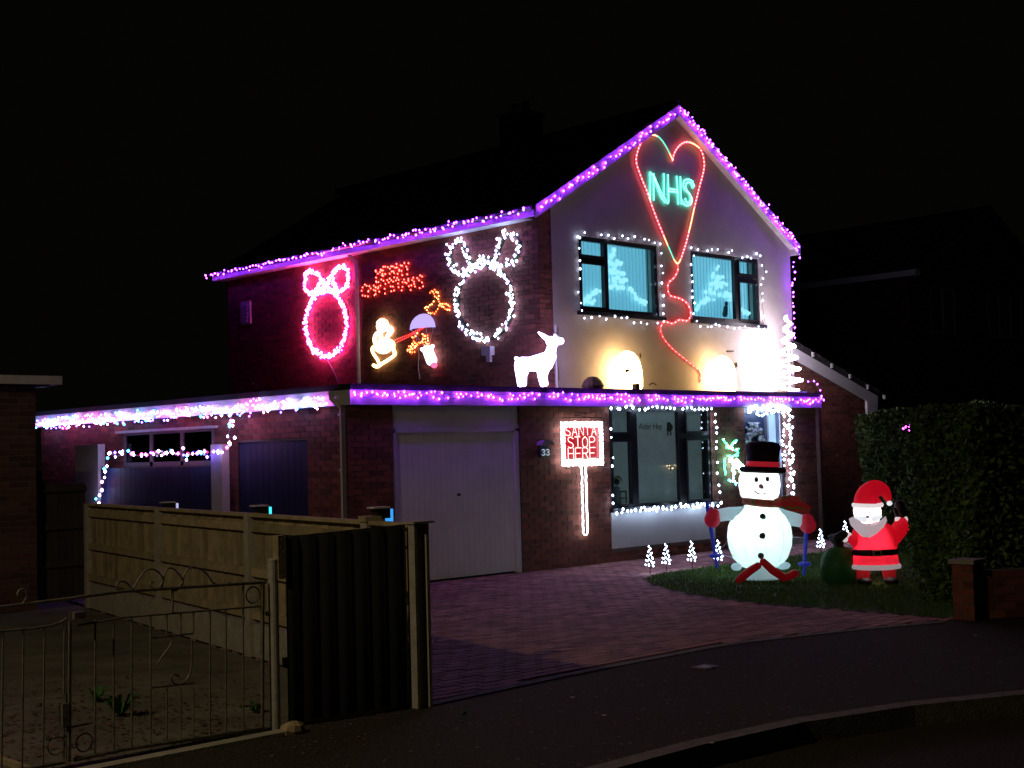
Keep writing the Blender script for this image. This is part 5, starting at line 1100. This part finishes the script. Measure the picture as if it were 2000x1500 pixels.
# weeds and fallen leaves on the neighbour's drive
def weed(px, py, label, n, s):
    p = at(px, py, 'z', 0); t_ = thing('weed', label, 'weed', p); m = MB()
    for k in range(n):
        a = random.uniform(0,6.283); L = s*random.uniform(.5,1); q = p+Vector((math.cos(a)*L*.8, math.sin(a)*L*.8, L*random.uniform(.3,.9))); w_ = Vector((-math.sin(a), math.cos(a),0))*.012
        mid = p.lerp(q,.6)+Vector((0,0,L*.25)); m.add([p, mid-w_, q, mid+w_], [(0,1,2,3)])
    m.build('blades', mat('weed_green', (.03,.13,.02), .7), t_)
weed(235,1400, 'larger green weed tuft on the concrete behind the iron gate', 60, .22); weed(190,1370, 'smaller green weed tuft left of the big one behind the gate', 30, .14); weed(500,1392, 'dark weed by the gate hinge bottom', 24, .10); weed(905,1398, 'tiny weed at the foot of the black panel', 14, .04)
m = MB()
for k in range(900):
    px = random.uniform(0,540); py = random.gauss(1410,50); p = at(px, max(1240,py), 'z', 0)
    if p.y < -6.4 or p.x > fx(p.y)-.1: continue
    a = random.uniform(0,6.283); s = random.uniform(.008,.022); m.add([p+Vector((s*math.cos(a+q),s*math.sin(a+q),.004+random.uniform(0,.008))) for q in (0,1.9,3.1,5)], [(0,1,2,3)], random.choice((0,0,1)))
stuff(m.build('fallen_leaves', [mat('leaf_brown', (.16,.07,.03), .9), mat('leaf_dark', (.05,.04,.02), .9)])); bpy.data.objects['fallen_leaves']['label'] = 'dead leaves scattered on the concrete drive behind the gates'
m = MB()
for px, py in ((1118,1363),(1378,1305),(1905,1242),(1390,1452),(1180,1398)):
    p = at(px, py, 'z', 0); s = .02; m.add([p+Vector((s*math.cos(q),s*math.sin(q),.005)) for q in (0,1.5,3,4.6)], [(0,1,2,3)])
stuff(m.build('litter_specks', mat('speck_pale', (.5,.45,.35), .8))); bpy.data.objects['litter_specks']['label'] = 'pale specks of litter on the pavement'

gr_ = thing('drain_cover', 'small square iron cover set in the pavement near the drive entrance', 'drain cover', at(1378,1305,'z',.0)); p = at(1378,1303,'z',0)
MB().obox(p+Vector((0,0,.001)), Vector((.08,0,0)), Vector((0,.07,0)), Vector((0,0,.004))).build('frame', M_IRON, gr_); MB().obox(p+Vector((0,0,.005)), Vector((.065,0,0)), Vector((0,.055,0)), Vector((0,0,.003))).build('lid', M_CABLE, gr_)
m = MB()
for k in range(1500):
    x, y_ = random.uniform(-6,3), random.uniform(-9.2,-6.45)
    if not inside(x, y_, front+kerbl[::-1]): continue
    s_ = random.choice((.006,.008,.014)); a = random.uniform(0,6.28); m.add([(x+s_*math.cos(a+q), y_+s_*math.sin(a+q), .001+random.uniform(0,.006)) for q in (0,1.7,3,4.8)], [(0,1,2,3)], random.choice((0,0,0,1)))
stuff(m.build('grit', [mat('grit_grey', (.13,.12,.10), .95), mat('leaf_brown', (.16,.07,.03), .9)])); bpy.data.objects['grit']['label'] = 'loose grit and leaf crumbs on the dark pavement'

# street lamp that lights the foreground (outside the frame, to the left)
sl_ = thing('street_lamp', 'grey street lamp column standing on the pavement left of the gates', 'street lamp', (LAMP_POS.x,-7.6,0))
MB().tube([(LAMP_POS.x,-7.6,-.02),(LAMP_POS.x,-7.6,1.2),(LAMP_POS.x,-7.6,6.5),(LAMP_POS.x,-7.4,6.72),(LAMP_POS.x,-7.1,6.76)], [.08,.06,.04,.035,.03], 12).build('column', M_STEEL, sl_)
MB().box((LAMP_POS.x-.12,-7.35,6.70),(LAMP_POS.x+.12,-6.85,6.78)).build('lantern', M_STEEL, sl_)
